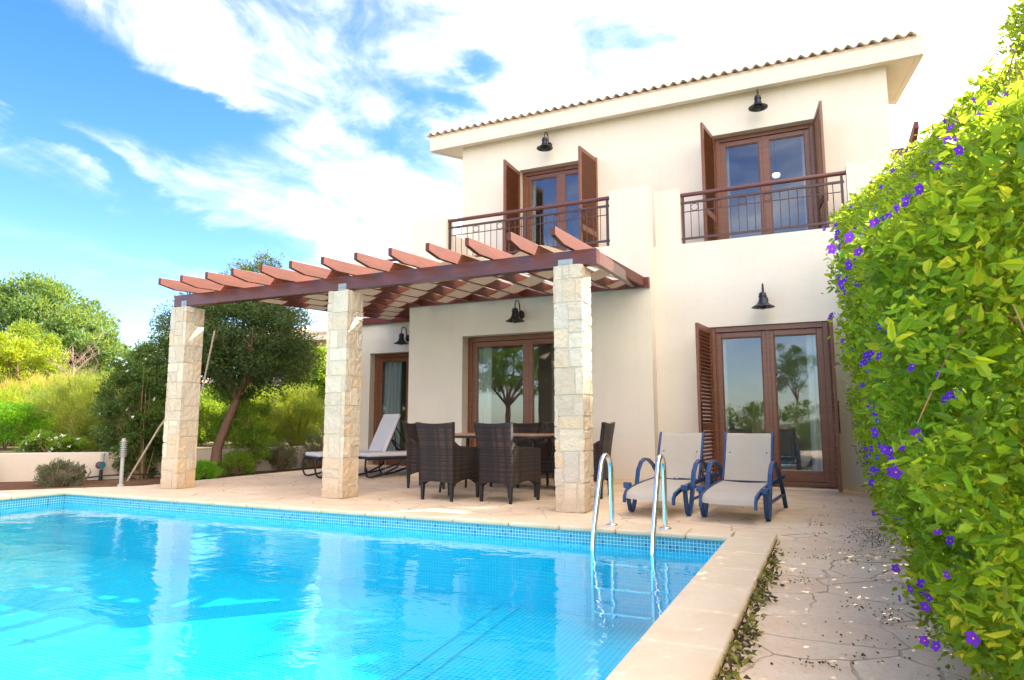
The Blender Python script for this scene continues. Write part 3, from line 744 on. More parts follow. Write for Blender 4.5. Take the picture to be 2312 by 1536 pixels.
def wall_lamp(x, yw, zb, label, g='black bell lamps on the villa walls'):
    """zb = lowest point of globe; lamp hangs .25 in front of the wall"""
    t = thing('wall_lamp', label, 'wall lamp', (x, yw, zb+.10), 0, g)
    y = yw-.235
    m = MB(); m.lathe([(0, .245), (.022, .245), (.042, .235), (.048, .215), (.050, .150), (.060, .115), (.088, .075), (.128, .052), (.150, .040), (.150, .034), (.125, .044), (.082, .065), (.052, .10), (0.0, .12)], (x, y, zb), 28)
    m.lathe([(.051, .195), (.056, .192), (.056, .182), (.051, .179)], (x, y, zb), 24)
    m.build('lamp_shade', M['lamp'], t)
    m = MB(); m.lathe([(.0, 0), (.025, .006), (.048, .022), (.062, .048), (.060, .072), (.05, .09)], (x, y, zb), 24); m.build('globe', M['globe'], t)
    m = MB(); pts = [(x, y, zb+.24), (x, y, zb+.30)]
    for a in np.linspace(0, math.pi, 10): pts.append((x, y+.085-.085*math.cos(a), zb+.30+.075*math.sin(a)))
    pts += [(x, y+.175, zb+.24), (x, y+.19, zb+.19), (x, yw-.01, zb+.18)]
    m.tube(pts, .0095, 8); m.build('bracket_arm', M['lamp'], t)
    m = MB(); 
    prof = [(.0, 0), (.055, 0), (.055, .018), (.035, .032), (0, .036)]
    seg = 22; vs = []
    for r, h in prof:
        for k in range(seg):
            a = 2*math.pi*k/seg; vs.append((x+r*math.cos(a), yw-h, zb+.17+1.25*r*math.sin(a)))
    m.add(vs, [(i*seg+(k+1) % seg, i*seg+k, (i+1)*seg+k, (i+1)*seg+(k+1) % seg) for i in range(len(prof)-1) for k in range(seg)], True)
    m.build('wall_plate', M['lamp'], t)
wall_lamp(-4.45, YD, 5.845, 'black bell lamp under the eave above the left balcony door')
wall_lamp(-.755, YD, 5.865, 'black bell lamp under the eave above the right balcony door')
wall_lamp(-.715, YA, 2.40, 'black bell lamp above the ground floor door behind the blue loungers')
wall_lamp(-4.31, YB, 2.405, 'black bell lamp under the pergola above the dining table door')
wall_lamp(-7.58, YC, 2.40, 'black bell lamp under the pergola on the recessed left wall')

# ceiling light seen through the upper right door
t = thing('ceiling_light', 'small glowing round ceiling light seen through the upper right balcony door', 'ceiling light', (-.62, 12.7, 5.5))
m = MB(); m.lathe([(0, -.05), (.05, -.035), (.07, 0), (.06, .03), (0, .04)], (-.62, 12.7, 5.35), 20)
me_ = bpy.data.materials.new('lit_globe'); me_.use_nodes = True; Tn = NT(me_.node_tree)
em = Tn.new('ShaderNodeEmission', inp={0: (1, .85, .6, 1), 1: 1.3}); Tn.new('ShaderNodeOutputMaterial', inp={0: em.outputs[0]})
m.build('globe', me_, t)
m = MB(); m.tube([(-.62, 12.7, 5.39), (-.62, 12.7, 6.2)], .01, 6); m.build('stem', M['lamp'], t)

# small roof pergola at the right end of the house
pr = thing('roof_pergola', 'small mahogany pergola beside the right upper corner, half behind the hedge', 'pergola', (2.2, 11.5, 4.9))
m = MB(); m.box(1.095, 4.2, 11.52, 11.62, 4.955, 5.085); m.build('beam', M['beam'], pr, bevel=.006)
for i, xx in enumerate((1.40, 2.05, 2.7, 3.35, 4.0)):
    m = MB(); m.prismx([(11.0, 5.16), (11.0, 5.26), (14.0, 5.26), (14.0, 5.086), (11.52, 5.086), (11.25, 5.09)], xx-.03, xx+.03); m.build('rafter', M['rafter'], pr, bevel=.004)
m = MB(); m.box(4.0, 4.2, 11.5, 11.7, 0, 4.954); m.box(4.0, 4.2, 14.0, 14.2, 0, 5.08); m.build('post', M['orange'], pr)
m = MB(); m.box(1.45, 5.5, 12.2, 12.4, 0, 4.6)
tag(m.build('garden_wall', M['orange']), 'terracotta coloured wall glimpsed behind the top of the hedge', 'wall')

# ------------------------------------------------------------------ stone columns
ROUGH = bpy.data.textures.new('rough_stone', 'CLOUDS'); ROUGH.noise_scale = .055; ROUGH.noise_depth = 3
def column(x0, x1, y0, y1, H, label, seed):
    r = random.Random(seed)
    t = thing('stone_column', label, 'column', ((x0+x1)/2, (y0+y1)/2, 0), 0, 'limestone columns carrying the pergola')
    m = MB(); m.box(x0+.0035, x1-.0035, y0+.0035, y1-.0035, 0, H-.006); m.build('mortar_core', M['mortar'], t, bevel=.006)
    s = MB(); W = x1-x0; Dp = y1-y0; per_ = [W, Dp, W, Dp]; PL = sum(per_); tints = []
    cor = [0, W, W+Dp, 2*W+Dp, PL]
    rects = []
    def split(u0, u1, z0, z1):
        w_, h_ = u1-u0, z1-z0
        if (w_ < .32 and h_ < .34 and r.random() < .66) or (w_ < .15 and h_ < .30) or (h_ < .13 and w_ < .34):
            rects.append((u0, u1, z0, z1)); return
        if (h_ > w_*r.uniform(.75, 1.15) and h_ > .12) or w_ < .15:
            q = z0+h_*r.uniform(.36, .64); split(u0, u1, z0, q); split(u0, u1, q, z1)
        else:
            q = u0+w_*r.uniform(.30, .70)
            for c in cor[1:-1]:
                if abs(q-c) < .045: q = c+(.05 if q > c else -.05)
            if q-u0 < .05 or u1-q < .05: rects.append((u0, u1, z0, z1)); return
            split(u0, q, z0, z1); split(q, u1, z0, z1)
    z = 0
    while z < H-.05:
        zn = min(H, z+r.uniform(.34, .62)); zn = H if H-zn < .18 else zn
        o0 = r.uniform(-.10, .10)
        split(0+o0, PL+o0, z, zn); z = zn
    th = .024
    def slab(fc, a, b, za, zb, o, ja, jb):
        """slab on face fc between distances a, b along that face, standing o proud"""
        g = .0075
        j = lambda: r.uniform(-.0055, .0055)
        vs = []
        for zz in (za+g, zb-g):
            for dd in (-o, th):
                for e_ in (0, 1):        # mitred where the stone wraps a corner
                    if e_ == 0: t2 = a+g+j() if ja else a+dd
                    else: t2 = b-g+j() if jb else b-dd
                    z2 = zz+j()
                    if fc == 0: vs.append((x0+t2, y0+dd, z2))
                    elif fc == 1: vs.append((x1-dd, y0+t2, z2))
                    elif fc == 2: vs.append((x1-t2, y1-dd, z2))
                    else: vs.append((x0+dd, y1-t2, z2))
        s.add(vs, [(0,2,3,1), (4,5,7,6), (0,1,5,4), (2,6,7,3), (0,4,6,2), (1,3,7,5)])
    for (u0, u1, za, zb) in rects:
        o = r.uniform(.0005, .0060); tn = r.random()
        for k in range(-1, 6):
            fc = k % 4; c0 = sum(per_[i % 4] for i in range(0, k)) if k >= 0 else -per_[3]; c1 = c0+per_[fc]
            a, b = max(u0, c0), min(u1, c1)
            if b-a < .012: continue
            if a > PL+.2: continue
            wa, wb = u0 < c0-1e-6, u1 > c1+1e-6      # stone wraps the corner
            # the far edge of a wrapping stone stops short of the neighbour slab
            slab(fc, a-c0, (b-c0), za, zb, o, not wa, not wb); tints += [tn]*6
    o_ = s.build('stones', M['stone'], t, bevel=.008, seg=2)
    at_ = o_.data.attributes.new('tint', 'FLOAT', 'FACE'); at_.data.foreach_set('value', tints)
    sb_ = o_.modifiers.new('facets', 'SUBSURF'); sb_.subdivision_type = 'SIMPLE'; sb_.levels = 3; sb_.render_levels = 3
    dp = o_.modifiers.new('rough', 'DISPLACE'); dp.texture = ROUGH; dp.strength = .020; dp.mid_level = .5; dp.texture_coords = 'LOCAL'
    return t
column(-8.22, -7.925, 6.39, 6.68, 2.48, 'pale rubble stone column at the left end of the pergola, by the garden bed', 3)
column(-5.455, -5.16, 6.39, 6.68, 2.48, 'pale rubble stone column in the middle, in front of the white cushioned loungers', 11)
column(-2.50, -2.20, 6.39, 6.68, 2.50, 'pale rubble stone column at the right end of the pergola, beside the pool ladder', 23)

# ------------------------------------------------------------------ pergola
pg = thing('pergola', 'mahogany pergola with projecting rafters and woven tan canvas over the terrace', 'pergola', (-5.2, 8.0, 0))
m = MB(); m.box(-8.29, -2.06, 6.47, 6.58, 2.50, 2.665); m.build('front_beam', M['beam'], pg, bevel=.005)
m = MB(); m.box(-6.40, -2.25, YB-.075, YB-.002, 2.838, 2.985); m.build('ledger_beam', M['beam'], pg, bevel=.005)
m = MB(); m.box(-8.98, -6.42, YC-.075, YC-.002, 2.90, 3.04); m.build('ledger_beam', M['beam'], pg, bevel=.005)
rz = lambda y: 2.783+(y-5.95)*.0565          # top of the rafters
RXs = []
xr = -2.335; n = 13
tips = [-7.925, -7.515, -7.06, -6.61, -6.135, -5.67, -5.19, -4.715, -4.25, -3.77, -3.29, -2.81, -2.335]
for xx in tips:
    ye = (YB-.08) if xx > -6.42 else (YC-.08)
    hgt = .135
    m = MB(); m.prismx([(5.95, rz(5.95)), (5.95, rz(5.95)-.085), (6.19, rz(6.19)-hgt), (ye, rz(ye)-hgt), (ye, rz(ye))], xx-.024, xx+.024)
    m.build('rafter', M['rafter'], pg, bevel=.003)
    RXs.append(xx)
m = MB(); m.add([(-2.125, 6.585, 2.515), (-2.065, 6.585, 2.515), (-2.065, 6.585, 2.655), (-2.125, 6.585, 2.655),
                 (-2.50, YB-.08, 2.85), (-2.44, YB-.08, 2.85), (-2.44, YB-.08, 2.99), (-2.50, YB-.08, 2.99)],
                [(0,1,2,3), (7,6,5,4), (0,4,5,1), (1,5,6,2), (2,6,7,3), (3,7,4,0)]); m.build('side_beam', M['beam'], pg, bevel=.004)
for xa, ww in ((-8.075, .10), (-5.31, .12), (-2.40, .16)):
    m = MB(); m.box(xa-ww/2, xa+ww/2, 6.462, 6.469, 2.485, 2.575)
    for k in (-1, 0, 1) if ww > .11 else (0,): m.tube([(xa+k*.035, 6.465, 2.53), (xa+k*.035, 6.455, 2.53)], .007, 8)
    m.build('bracket_plate', M['galv'], pg)
# canvas strips woven over and under the rafters
strips = 8; sw = .47
xs_all = [-8.78]+[x for x in RXs]+[-1.95]
def cz(x, ph):
    # wave running over (even) and under (odd) successive rafters
    xs = [RXs[0]-.5]+RXs+[-2.13]
    for i in range(len(xs)-1):
        if xs[i] <= x <= xs[i+1]:
            tt = (x-xs[i])/(xs[i+1]-xs[i]); s0 = 1 if (i+ph) % 2 == 0 else -1
            if i == len(xs)-2: return s0*(1-tt)-tt if s0 > 0 else -1
            return s0*math.cos(math.pi*tt)
    return 0
for k in range(9):
    ya = 6.66+k*.50; yb = ya+sw
    xa, xb = RXs[0]-.03, -2.14-(ya-6.6)*.135
    if ya > YB-.35: xb = -6.43
    if yb > YB-.09 and ya < YB-.35: yb = YB-.10
    if yb > YC-.09: break
    m = MB()
    nxx = int((xb-xa)/.06)
    m.grid(lambda u, v: (xa+(xb-xa)*u, ya+(yb-ya)*v, rz(ya+(yb-ya)*v)-.0675+.066*cz(xa+(xb-xa)*u, k)), nxx, 3)
    m.build('canvas_strip', M['canvas'], pg)

# ------------------------------------------------------------------ pool ladder
ld = thing('pool_ladder', 'polished steel pool ladder with two arched handrails on the far pool edge', 'ladder', (-1.44, 5.3, 0))
for x0, x1 in ((-1.675, -1.655), (-1.215, -1.215)):
    pts = [(x1, 5.50, .03), (x1, 5.49, .40)]
    for a in np.linspace(0, math.pi*.88, 12): pts.append((x1+(x0-x1)*a/3, 5.385+.105*math.cos(a), .50+.115*math.sin(a)))
    pts += [(x0, 5.10, .10), (x0, 5.06, -.04), (x0, 5.05, -.12), (x0, 5.05, -.60)]
    m = MB(); m.tube(pts, .0205, 14); m.build('handrail', M['chrome'], ld)
    m = MB(); m.lathe([(.045, 0), (.045, .006), (.024, .014), (.021, .014)], (x1, 5.50, CT), 18); m.build('foot_flange', M['chrome'], ld)
for zz in (-.18, -.36, -.54):
    m = MB(); m.box(-1.66, -1.23, 5.02, 5.10, zz, zz+.018); m.build('step', M['chrome'], ld, bevel=.004)

# ------------------------------------------------------------------ wicker chairs
def wicker_chair(label):
    t = thing('wicker_chair', label, 'chair', (0,0,0), 0, 'dark wicker armchairs around the dining table')
    Wb, Dp = .47, .56
    def bk(u, v, off=0):        # back: flared, slightly concave
        z = .17+v*.70; fl = .5*Wb*(1+.0*v)+(.035*max(0, (v-.45)/.55)**1.5)
        x = (u*2-1)*fl; y = -.055*max(0, (v-.4)/.6)**1.4+.02*(1-(u*2-1)**2)*max(0, v-.3)*-1.0
        return (x, y+off, z+.018*((u*2-1)**2)*(v > .98)-(0 if v > .02 else -.055*(1-(u*2-1)**2)**.7))
    m = MB(); m.grid(lambda u, v: bk(u, v, 0), 14, 16, thick=(0, .045, 0)); m.build('backrest', M['wicker'], t, world=False)
    for s in (-1, 1):
        m = MB()
        def side(u, v, s=s):
            y = .03+u*(Dp-.03); top = .625-.035*u+.05*max(0, 1-u*5); bot = .17+.06*math.sin(math.pi*u)**.8
            z = bot+(top-bot)*v
            return (s*(Wb/2-.0)+0.0, y, z)
        m.grid(side, 16, 12, thick=(-s*.055, 0, 0)); m.build('armrest', M['wicker'], t, world=False, bevel=.006)
    m = MB(); m.grid(lambda u, v: ((u*2-1)*(Wb/2-.055), Dp-.02, .40*v+(1-v)*(.17+.055*math.sin(math.pi*u)**.8)), 12, 6, thick=(0, -.03, 0))
    m.box(-(Wb/2-.056), Wb/2-.056, .05, Dp-.051, .36, .41); m.build('seat', M['wicker'], t, world=False)
    for x_ in (-1, 1):
        for y_ in (.022, Dp-.028):
            m = MB(); cx_ = x_*(Wb/2-.026)
            vs = [(cx_+a*q, y_+b_*q, z_) for z_, q in ((0, .013), (.19, .021)) for a, b_ in ((-1,-1), (1,-1), (1,1), (-1,1))]
            m.add(vs, [(3,2,1,0), (4,5,6,7), (0,1,5,4), (1,2,6,5), (2,3,7,6), (3,0,4,7)]); m.build('leg', M['darkmetal'], t, world=False)
    return t
ch = wicker_chair('dark wicker armchair seen from behind, left of the two facing away from the pool')
ch.location = (-4.09, 6.715, 0); ch.rotation_euler = (0, 0, R(-7))
dup(ch, (-3.385, 6.80, 0), R(-13), 'dark wicker armchair seen from behind, its right arm showing, nearest the right column')
dup(ch, (-5.26, 8.03, 0), R(-80), 'dark wicker armchair at the left end of the table, beside the white cushioned loungers')
dup(ch, (-2.43, 7.90, 0), R(94), 'dark wicker armchair in profile at the right end of the table, behind the right column')
dup(ch, (-4.02, 8.98, 0), R(176), 'dark wicker armchair behind the table, in front of the glazed door, left of its twin')
dup(ch, (-3.40, 8.95, 0), R(183), 'dark wicker armchair behind the table, mostly hidden by the right column')
tb = thing('dining_table', 'teak topped dining table with dark metal edge and legs under the pergola', 'table', (-3.86, 7.86, 0))
def oval(cx_, cy, a, b_, n=40, p=3.2):
    return [(cx_+a*math.copysign(abs(math.cos(t_))**(2/p), math.cos(t_)), cy+b_*math.copysign(abs(math.sin(t_))**(2/p), math.sin(t_))) for t_ in np.linspace(0, 2*math.pi, n, endpoint=False)]
m = MB(); m.prism(oval(-3.86, 7.86, .83, .455), .720, .742); m.build('table_top', M['tabletop'], tb, bevel=.003)
m = MB(); m.prism(oval(-3.86, 7.86, .845, .47), .690, .719); m.build('table_rim', M['darkmetal'], tb, bevel=.004)
for x_ in (-1, 1):
    for y_ in (-1, 1):
        m = MB(); m.tube([(-3.86+x_*.60, 7.86+y_*.28, .69), (-3.86+x_*.66, 7.86+y_*.34, 0)], [.022, .016], 8); m.build('leg', M['darkmetal'], tb)

# ------------------------------------------------------------------ blue loungers
def blue_lounger(label):
    t = thing('sun_lounger', label, 'sun lounger', (0,0,0), 0, 'blue framed sun loungers by the pool')
    # local: y = 0 at front feet, runs back; x centred
    sl = MB(); hw = .225
    P = [(-.30, .17), (-.29, .205), (-.25, .235), (-.10, .262), (.20, .285), (.58, .300)]
    sl.grid(lambda u, v: (0, 0, 0), 1, 1) if False else None
    def curve(pts, s):
        L = [0]
        for a, b_ in zip(pts, pts[1:]): L.append(L[-1]+math.hypot(b_[0]-a[0], b_[1]-a[1]))
        q = s*L[-1]
        for i in range(len(L)-1):
            if q <= L[i+1]+1e-9:
                tt = (q-L[i])/(L[i+1]-L[i]); return (pts[i][0]+(pts[i+1][0]-pts[i][0])*tt, pts[i][1]+(pts[i+1][1]-pts[i][1])*tt)
        return pts[-1]
    def seat(u, v):
        y, z = curve(P, v); return ((u*2-1)*hw, y, z-.012*(1-(u*2-1)**2))
    m = MB(); m.grid(seat, 8, 22); m.build('seat_sling', M['sling'], t, world=False)
    B = [(.60, .305), (.68, .45), (.755, .62), (.82, .765), (.835, .772)]
    def back(u, v):
        y, z = curve(B, v); return ((u*2-1)*(hw-.005), y+.014*(1-(u*2-1)**2), z)
    m = MB(); m.grid(back, 8, 18); m.build('back_sling', M['sling'], t, world=False)
    m = MB()
    for s in (-1, 1): m.tube([(s*(hw+.008), y, z) for y, z in B], .013, 8)
    m.tube([(-hw, .850, .762), (hw, .850, .762)], .009, 8); m.tube([(-hw, .64, .285), (hw, .64, .285)], .011, 8)
    m.tube([(-.18, .74, .58), (-.16, 1.05, .26)], .009, 6); m.tube([(.18, .74, .58), (.16, 1.05, .26)], .009, 6)
    m.build('back_frame', M['bluep'], t, world=False)
    m = MB()
    for s in (-1, 1):
        m.ribbon([(s*(hw+.012), y, z) for y, z in ((-.31, .13), (-.30, .185), (-.26, .222), (-.10, .250), (.20, .273), (.60, .288), (1.42, .30))], .022, .040)
    for y_ in (-.05, .50, 1.40): m.box(-hw, hw, y_-.02, y_+.02, .222, .246)
    m.build('seat_rail', M['bluep'], t, world=False)
    for s in (-1, 1):
        m = MB(); xo = s*.285
        pts = []
        # knob -> foot -> arm -> rear foot, one bent strap
        K = [(-.095, .285), (-.085, .20), (-.060, .10), (-.025, .03), (.01, .013), (.05, .03), (.10, .10), (.145, .20), (.18, .30), (.22, .40), (.31, .475), (.42, .505), (.54, .49), (.68, .43), (.82, .33), (.98, .18), (1.13, .006)]
        m.ribbon([(xo, y, z) for y, z in K], .042, .022); m.build('side_frame', M['bluep'], t, world=False, bevel=.004)
        m = MB(); m.box(xo-.034, xo+.034, -.125, -.06, .245, .30); m.build('end_cap', M['bluep'], t, world=False, bevel=.008)
        m = MB(); m.box(min(xo, s*(hw+.01)), max(xo, s*(hw+.01)), -.095, -.065, .235, .262); m.box(min(xo, s*(hw+.01)), max(xo, s*(hw+.01)), .12, .15, .235, .262)
        m.box(xo-.012, xo+.012, .14, 1.04, .135, .16); m.build('cross_brace', M['bluep'], t, world=False, bevel=.003)
    return t
bl = blue_lounger('blue framed sun lounger with beige sling, right one, in front of the glazed door')
bl.location = (-.815, 6.60, 0); bl.rotation_euler = (0, 0, R(-4.5))
dup(bl, (-1.525, 6.65, 0), R(-5.5), 'blue framed sun lounger with beige sling, left one, next to the pool ladder')

# ------------------------------------------------------------------ white cushioned loungers
def white_lounger(label):
    t = thing('cushioned_lounger', label, 'sun lounger', (0,0,0), 0, 'white cushioned loungers on the left of the terrace')
    # local: foot at x=0, head towards +x, width along y
    m = MB(); hw = .30
    m.box(0, 1.17, -hw, hw, .335, .40); m.build('seat_cushion', M['cushion'], t, world=False, bevel=.025, seg=4)
    m = MB(); a = R(66); L = .72
    d = Vector((math.cos(a), 0, math.sin(a))); n_ = Vector((-math.sin(a), 0, math.cos(a)))
    Mr = Matrix((d, Vector((0,1,0)), n_)).transposed()
    m.obox(Vector((1.17, 0, .36))+d*(L/2)+n_*.03, (L, 2*hw, .06), Mr); m.build('back_cushion', M['cushion'], t, world=False, bevel=.028, seg=4)
    m = MB(); m.box(0.0, 1.17, -hw-.008, hw+.008, .312, .334); m.build('piping', M['navy'], t, world=False, bevel=.006)
    m = MB()
    for s in (-1, 1):
        m.tube([(1.17, s*.27, .35), Vector((1.17, s*.27, .35))+d*L], .014, 8)
        m.tube([(-.02, s*.28, .30), (1.95, s*.28, .30)], .017, 8)
        m.tube([Vector((1.17, s*.25, .35))+d*.5, (1.75, s*.25, .30)], .012, 8); m.tube([Vector((1.17, s*.25, .35))+d*.28, (1.55, s*.25, .30)], .010, 8)
    m.tube([Vector((1.17, -.25, .35))+d*.45, (1.66, .25, .31)], .010, 8); m.tube([Vector((1.17, .25, .35))+d*.45, (1.66, -.25, .31)], .010, 8)
    m.build('back_support', M['darkmetal'], t, world=False)
    for s in (-1, 1):
        for xa, xb in ((-.03, .62), (1.08, 1.85)):
            m = MB(); m.tube([(xa, s*.28, .30), (xa-.01, s*.28, .12), (xa+.03, s*.28, .03), (xa+.09, s*.28, .016), (xa+.28, s*.28, .045), (xb-.10, s*.28, .16), (xb, s*.28, .30)], .016, 8)
            m.build('leg', M['darkmetal'], t, world=False)
    m = MB(); m.ribbon([(1.15, -hw-.012, .36), (1.155, -hw-.016, .24), (1.17, -hw-.012, .11)], .018, .004, side=(1,0,0)); m.build('tie_strap', M['cushion'], t, world=False)
    return t
wl = white_lounger('white cushioned lounger with raised back, behind the middle stone column')
wl.location = (-7.63, 8.66, 0); wl.rotation_euler = (0, 0, R(62))
dup(wl, (-6.92, 9.0, 0), R(62), 'white cushioned lounger mostly hidden behind the left wicker chair')
# ------------------------------------------------------------------ foliage
def unit(a): return a/np.maximum(np.linalg.norm(a, axis=1, keepdims=True), 1e-9)
def leaves(name, C, D, L, Wd, m, parent=None, tint=None, fold=0.25, droop=0.2, fine=False):
    """one leaf blade per centre C, pointing along D"""
    n = len(C); D = unit(D); rnd = unit(rng.normal(size=(n, 3)))
    S = unit(np.cross(D, rnd)); N = np.cross(S, D)
    L = (L*rng.uniform(.7, 1.25, n))[:, None]; Wd = (Wd*rng.uniform(.75, 1.2, n))[:, None]
    if fine:
        P = [C, C+D*L*.28+S*Wd*.42+N*Wd*fold, C+D*L*.68+S*Wd*.36+N*Wd*fold-N*L*droop*.3, C+D*L-N*L*droop, C+D*L*.68-S*Wd*.36+N*Wd*fold-N*L*droop*.3, C+D*L*.28-S*Wd*.42+N*Wd*fold]
        V = np.stack(P, 1).reshape(-1, 3); b = np.arange(n)[:, None]*6
        Fq = np.concatenate([b+np.array([[0, 1, 2, 3]]), b+np.array([[0, 3, 4, 5]])], 0)
        tt = rng.beta(2.0, 2.2, n) if tint is None else tint; tt = np.concatenate([tt, tt])
    else:
        P = [C, C+D*L*.5+S*Wd*.5+N*Wd*fold, C+D*L-N*L*droop, C+D*L*.5-S*Wd*.5+N*Wd*fold]
        V = np.stack(P, 1).reshape(-1, 3); b = np.arange(n)[:, None]*4
        Fq = b+np.array([[0, 1, 2, 3]]); tt = rng.beta(2.0, 2.2, n) if tint is None else tint
    return npmesh(name, V, Fq, m, parent, tint=tt)
def clump_pts(c, rad, nclump, per, cr, shell=.55, low=-.9):
    """leaf positions gathered in clumps spread through an ellipsoid"""
    u = unit(rng.normal(size=(nclump*3, 3))); u = u[u[:, 2] > low][:nclump]
    rr = rng.uniform(shell, 1.0, len(u))**.6
    K = np.array(c)+u*rr[:, None]*np.array(rad)
    sz = cr*rng.uniform(.6, 1.35, len(K))
    P = np.repeat(K, per, 0)+unit(rng.normal(size=(len(K)*per, 3)))*(rng.uniform(0, 1, len(K)*per)**.5*np.repeat(sz, per))[:, None]*np.array([1, 1, .75])
    out = unit((P-np.array(c))/np.array(rad)); ct = np.repeat(rng.uniform(-.22, .22, len(K)), per)
    return P, out, ct
def limbs(m, base, fork, crown, rad, nb, r0, seed, bend=None, seg=7):
    """trunk from base to fork, nb limbs into the crown"""
    r = random.Random(seed); base = Vector(base); fork = Vector(fork); crown = Vector(crown)
    pts = [base]
    b1 = base.lerp(fork, .35)+(Vector(bend) if bend else Vector((0,0,0))); b2 = base.lerp(fork, .7)+(Vector(bend)*.6 if bend else Vector((0,0,0)))
    pts = [base, base.lerp(b1, .5)+Vector((.01, 0, 0)), b1, b2, fork]
    m.tube(pts, [r0*1.25, r0*1.05, r0*.95, r0*.85, r0*.78], 10)
    for k in range(nb):
        a = 2*math.pi*(k+r.random()*.6)/nb; e = r.uniform(.15, 1.1)
        tip = crown+Vector((rad[0]*.8*math.cos(a)*math.cos(e), rad[1]*.8*math.sin(a)*math.cos(e), rad[2]*(.8*math.sin(e)-.1)))
        mid = fork.lerp(tip, .5)+Vector((r.uniform(-.1, .1), r.uniform(-.1, .1), r.uniform(0, .15)))
        m.tube([fork, fork.lerp(mid, .5)+Vector((r.uniform(-.04,.04), 0, .02)), mid, tip], [r0*.5, r0*.38, r0*.25, r0*.07], 6)
        for q in range(3):
            s = mid.lerp(tip, r.uniform(.0, .6)); e2 = s+Vector((r.uniform(-1, 1)*rad[0]*.4, r.uniform(-1, 1)*rad[1]*.4, r.uniform(-.1, .5)*rad[2]))
            m.tube([s, s.lerp(e2, .5)+Vector((0, 0, .03)), e2], [r0*.16, r0*.1, r0*.03], 5)
def bush(name, label, cat, c, rad, n, L, Wd, leafm, clumps=60, cr=.25, group=None, up=.3, shell=.45, stems=8, base=None, seed=1, flowers=None, tw='twig', low=-.75, fine=False, spread=.35):
    base = base if base is not None else (c[0], c[1], c[2]-rad[2]*.95)
    t = thing(name, label, cat, base, 0, group)
    P, out, ct = clump_pts(c, rad, clumps, max(1, n//clumps), cr, shell, low)
    keep = P[:, 2] > base[2]-.02; P, out, ct = P[keep], out[keep], ct[keep]
    D = out+rng.normal(size=P.shape)*spread*2+np.array([0, 0, up])
    leaves('foliage', P, D, L, Wd, M[leafm], t, tint=np.clip(rng.beta(2, 2.2, len(P))+ct, 0, 1), fine=fine)
    r = random.Random(seed); m = MB()
    for k in range(stems):
        u = Vector((r.uniform(-1, 1)*rad[0]*.8, r.uniform(-1, 1)*rad[1]*.8, r.uniform(-.1, .8)*rad[2])); e = Vector(c)+u; b_ = Vector(base)+Vector((u.x*.12, u.y*.12, -.02))
        m.tube([b_, b_.lerp(e, .5)+Vector((r.uniform(-.05,.05), r.uniform(-.05,.05), .05)), e], [.014, .010, .003], 5)
    m.build('stems', M[tw], t, uv=False)
    if flowers:
        fm, nf, fs = flowers; idx = rng.choice(len(P), nf, replace=False); Q = P[idx]; o = out[idx]
        sel = o[:, 1] < .4; Q, o = Q[sel], o[sel]
        FP = np.repeat(Q+o*.05, 5, 0); ang = np.tile(np.arange(5)*2*math.pi/5, len(Q)); oo = np.repeat(unit(o+np.array([.2, -.8, .2])), 5, 0)
        s1 = unit(np.cross(oo, np.array([[.1, .2, 1.0]]))); s2 = np.cross(oo, s1)
        leaves('blossoms', FP, s1*np.cos(ang)[:, None]+s2*np.sin(ang)[:, None], fs, fs*.8, M[fm], t, fold=.1, droop=.0)
    return t

# --- the flowering hedge along the path
def hedge_top(y):
    return np.interp(y, [1.9, 3.0, 4.2, 5.5, 6.5, 8.3, 9.8], [1.65, 2.22, 2.80, 3.14, 3.20, 3.15, 3.0])
def hedge_x(y, z):
    """left face of the hedge: how far out it stands at height z"""
    base = np.interp(z, [0, .25, .8, 1.6, 2.3], [.52, .40, .31, .26, .27])
    base = base+1.1*np.clip(z-(.72+.31*y), 0, 2)+.42*np.clip((y-8.1)/.9, 0, 1)
    base = base+.06*np.clip((y-4.5)/1.5, 0, 1)
    bump = .055*np.sin(y*1.7+z*.9)+.04*np.sin(y*3.9-z*2.3+1)+.03*np.sin(y*7.7+z*4.1)
    return base+bump*np.clip(z/1.2, .35, 1)
hd = thing('flowering_hedge', 'tall bright green hedge with violet flowers along the paved path', 'hedge', (.9, 5.0, 0))
HY0, HY1 = 1.9, 9.7  # far end lengthened to the house to stop sun leaking onto the terrace
def hedge_pts(n, dep):
    y = rng.uniform(HY0, HY1, n); z = rng.uniform(0.02, 1.0, n)*hedge_top(y)
    d = rng.uniform(0, 1, n)**1.6*dep
    x = hedge_x(y, z)+d-.03+rng.normal(size=n)*.035
    return np.stack([x, y, z], 1)
topz = lambda x, y: hedge_top(y)+.08*np.sin(y*2.1)+.08*np.sin(y*5.3+x*3)
A = hedge_pts(190000, .38)
kn = np.sin(A[:, 1]*11+A[:, 2]*7)+np.sin(A[:, 1]*5-A[:, 2]*13+1)+np.sin(A[:, 2]*19+A[:, 1]*3); A[:, 0] += np.clip(-kn*.05, -.05, .11)

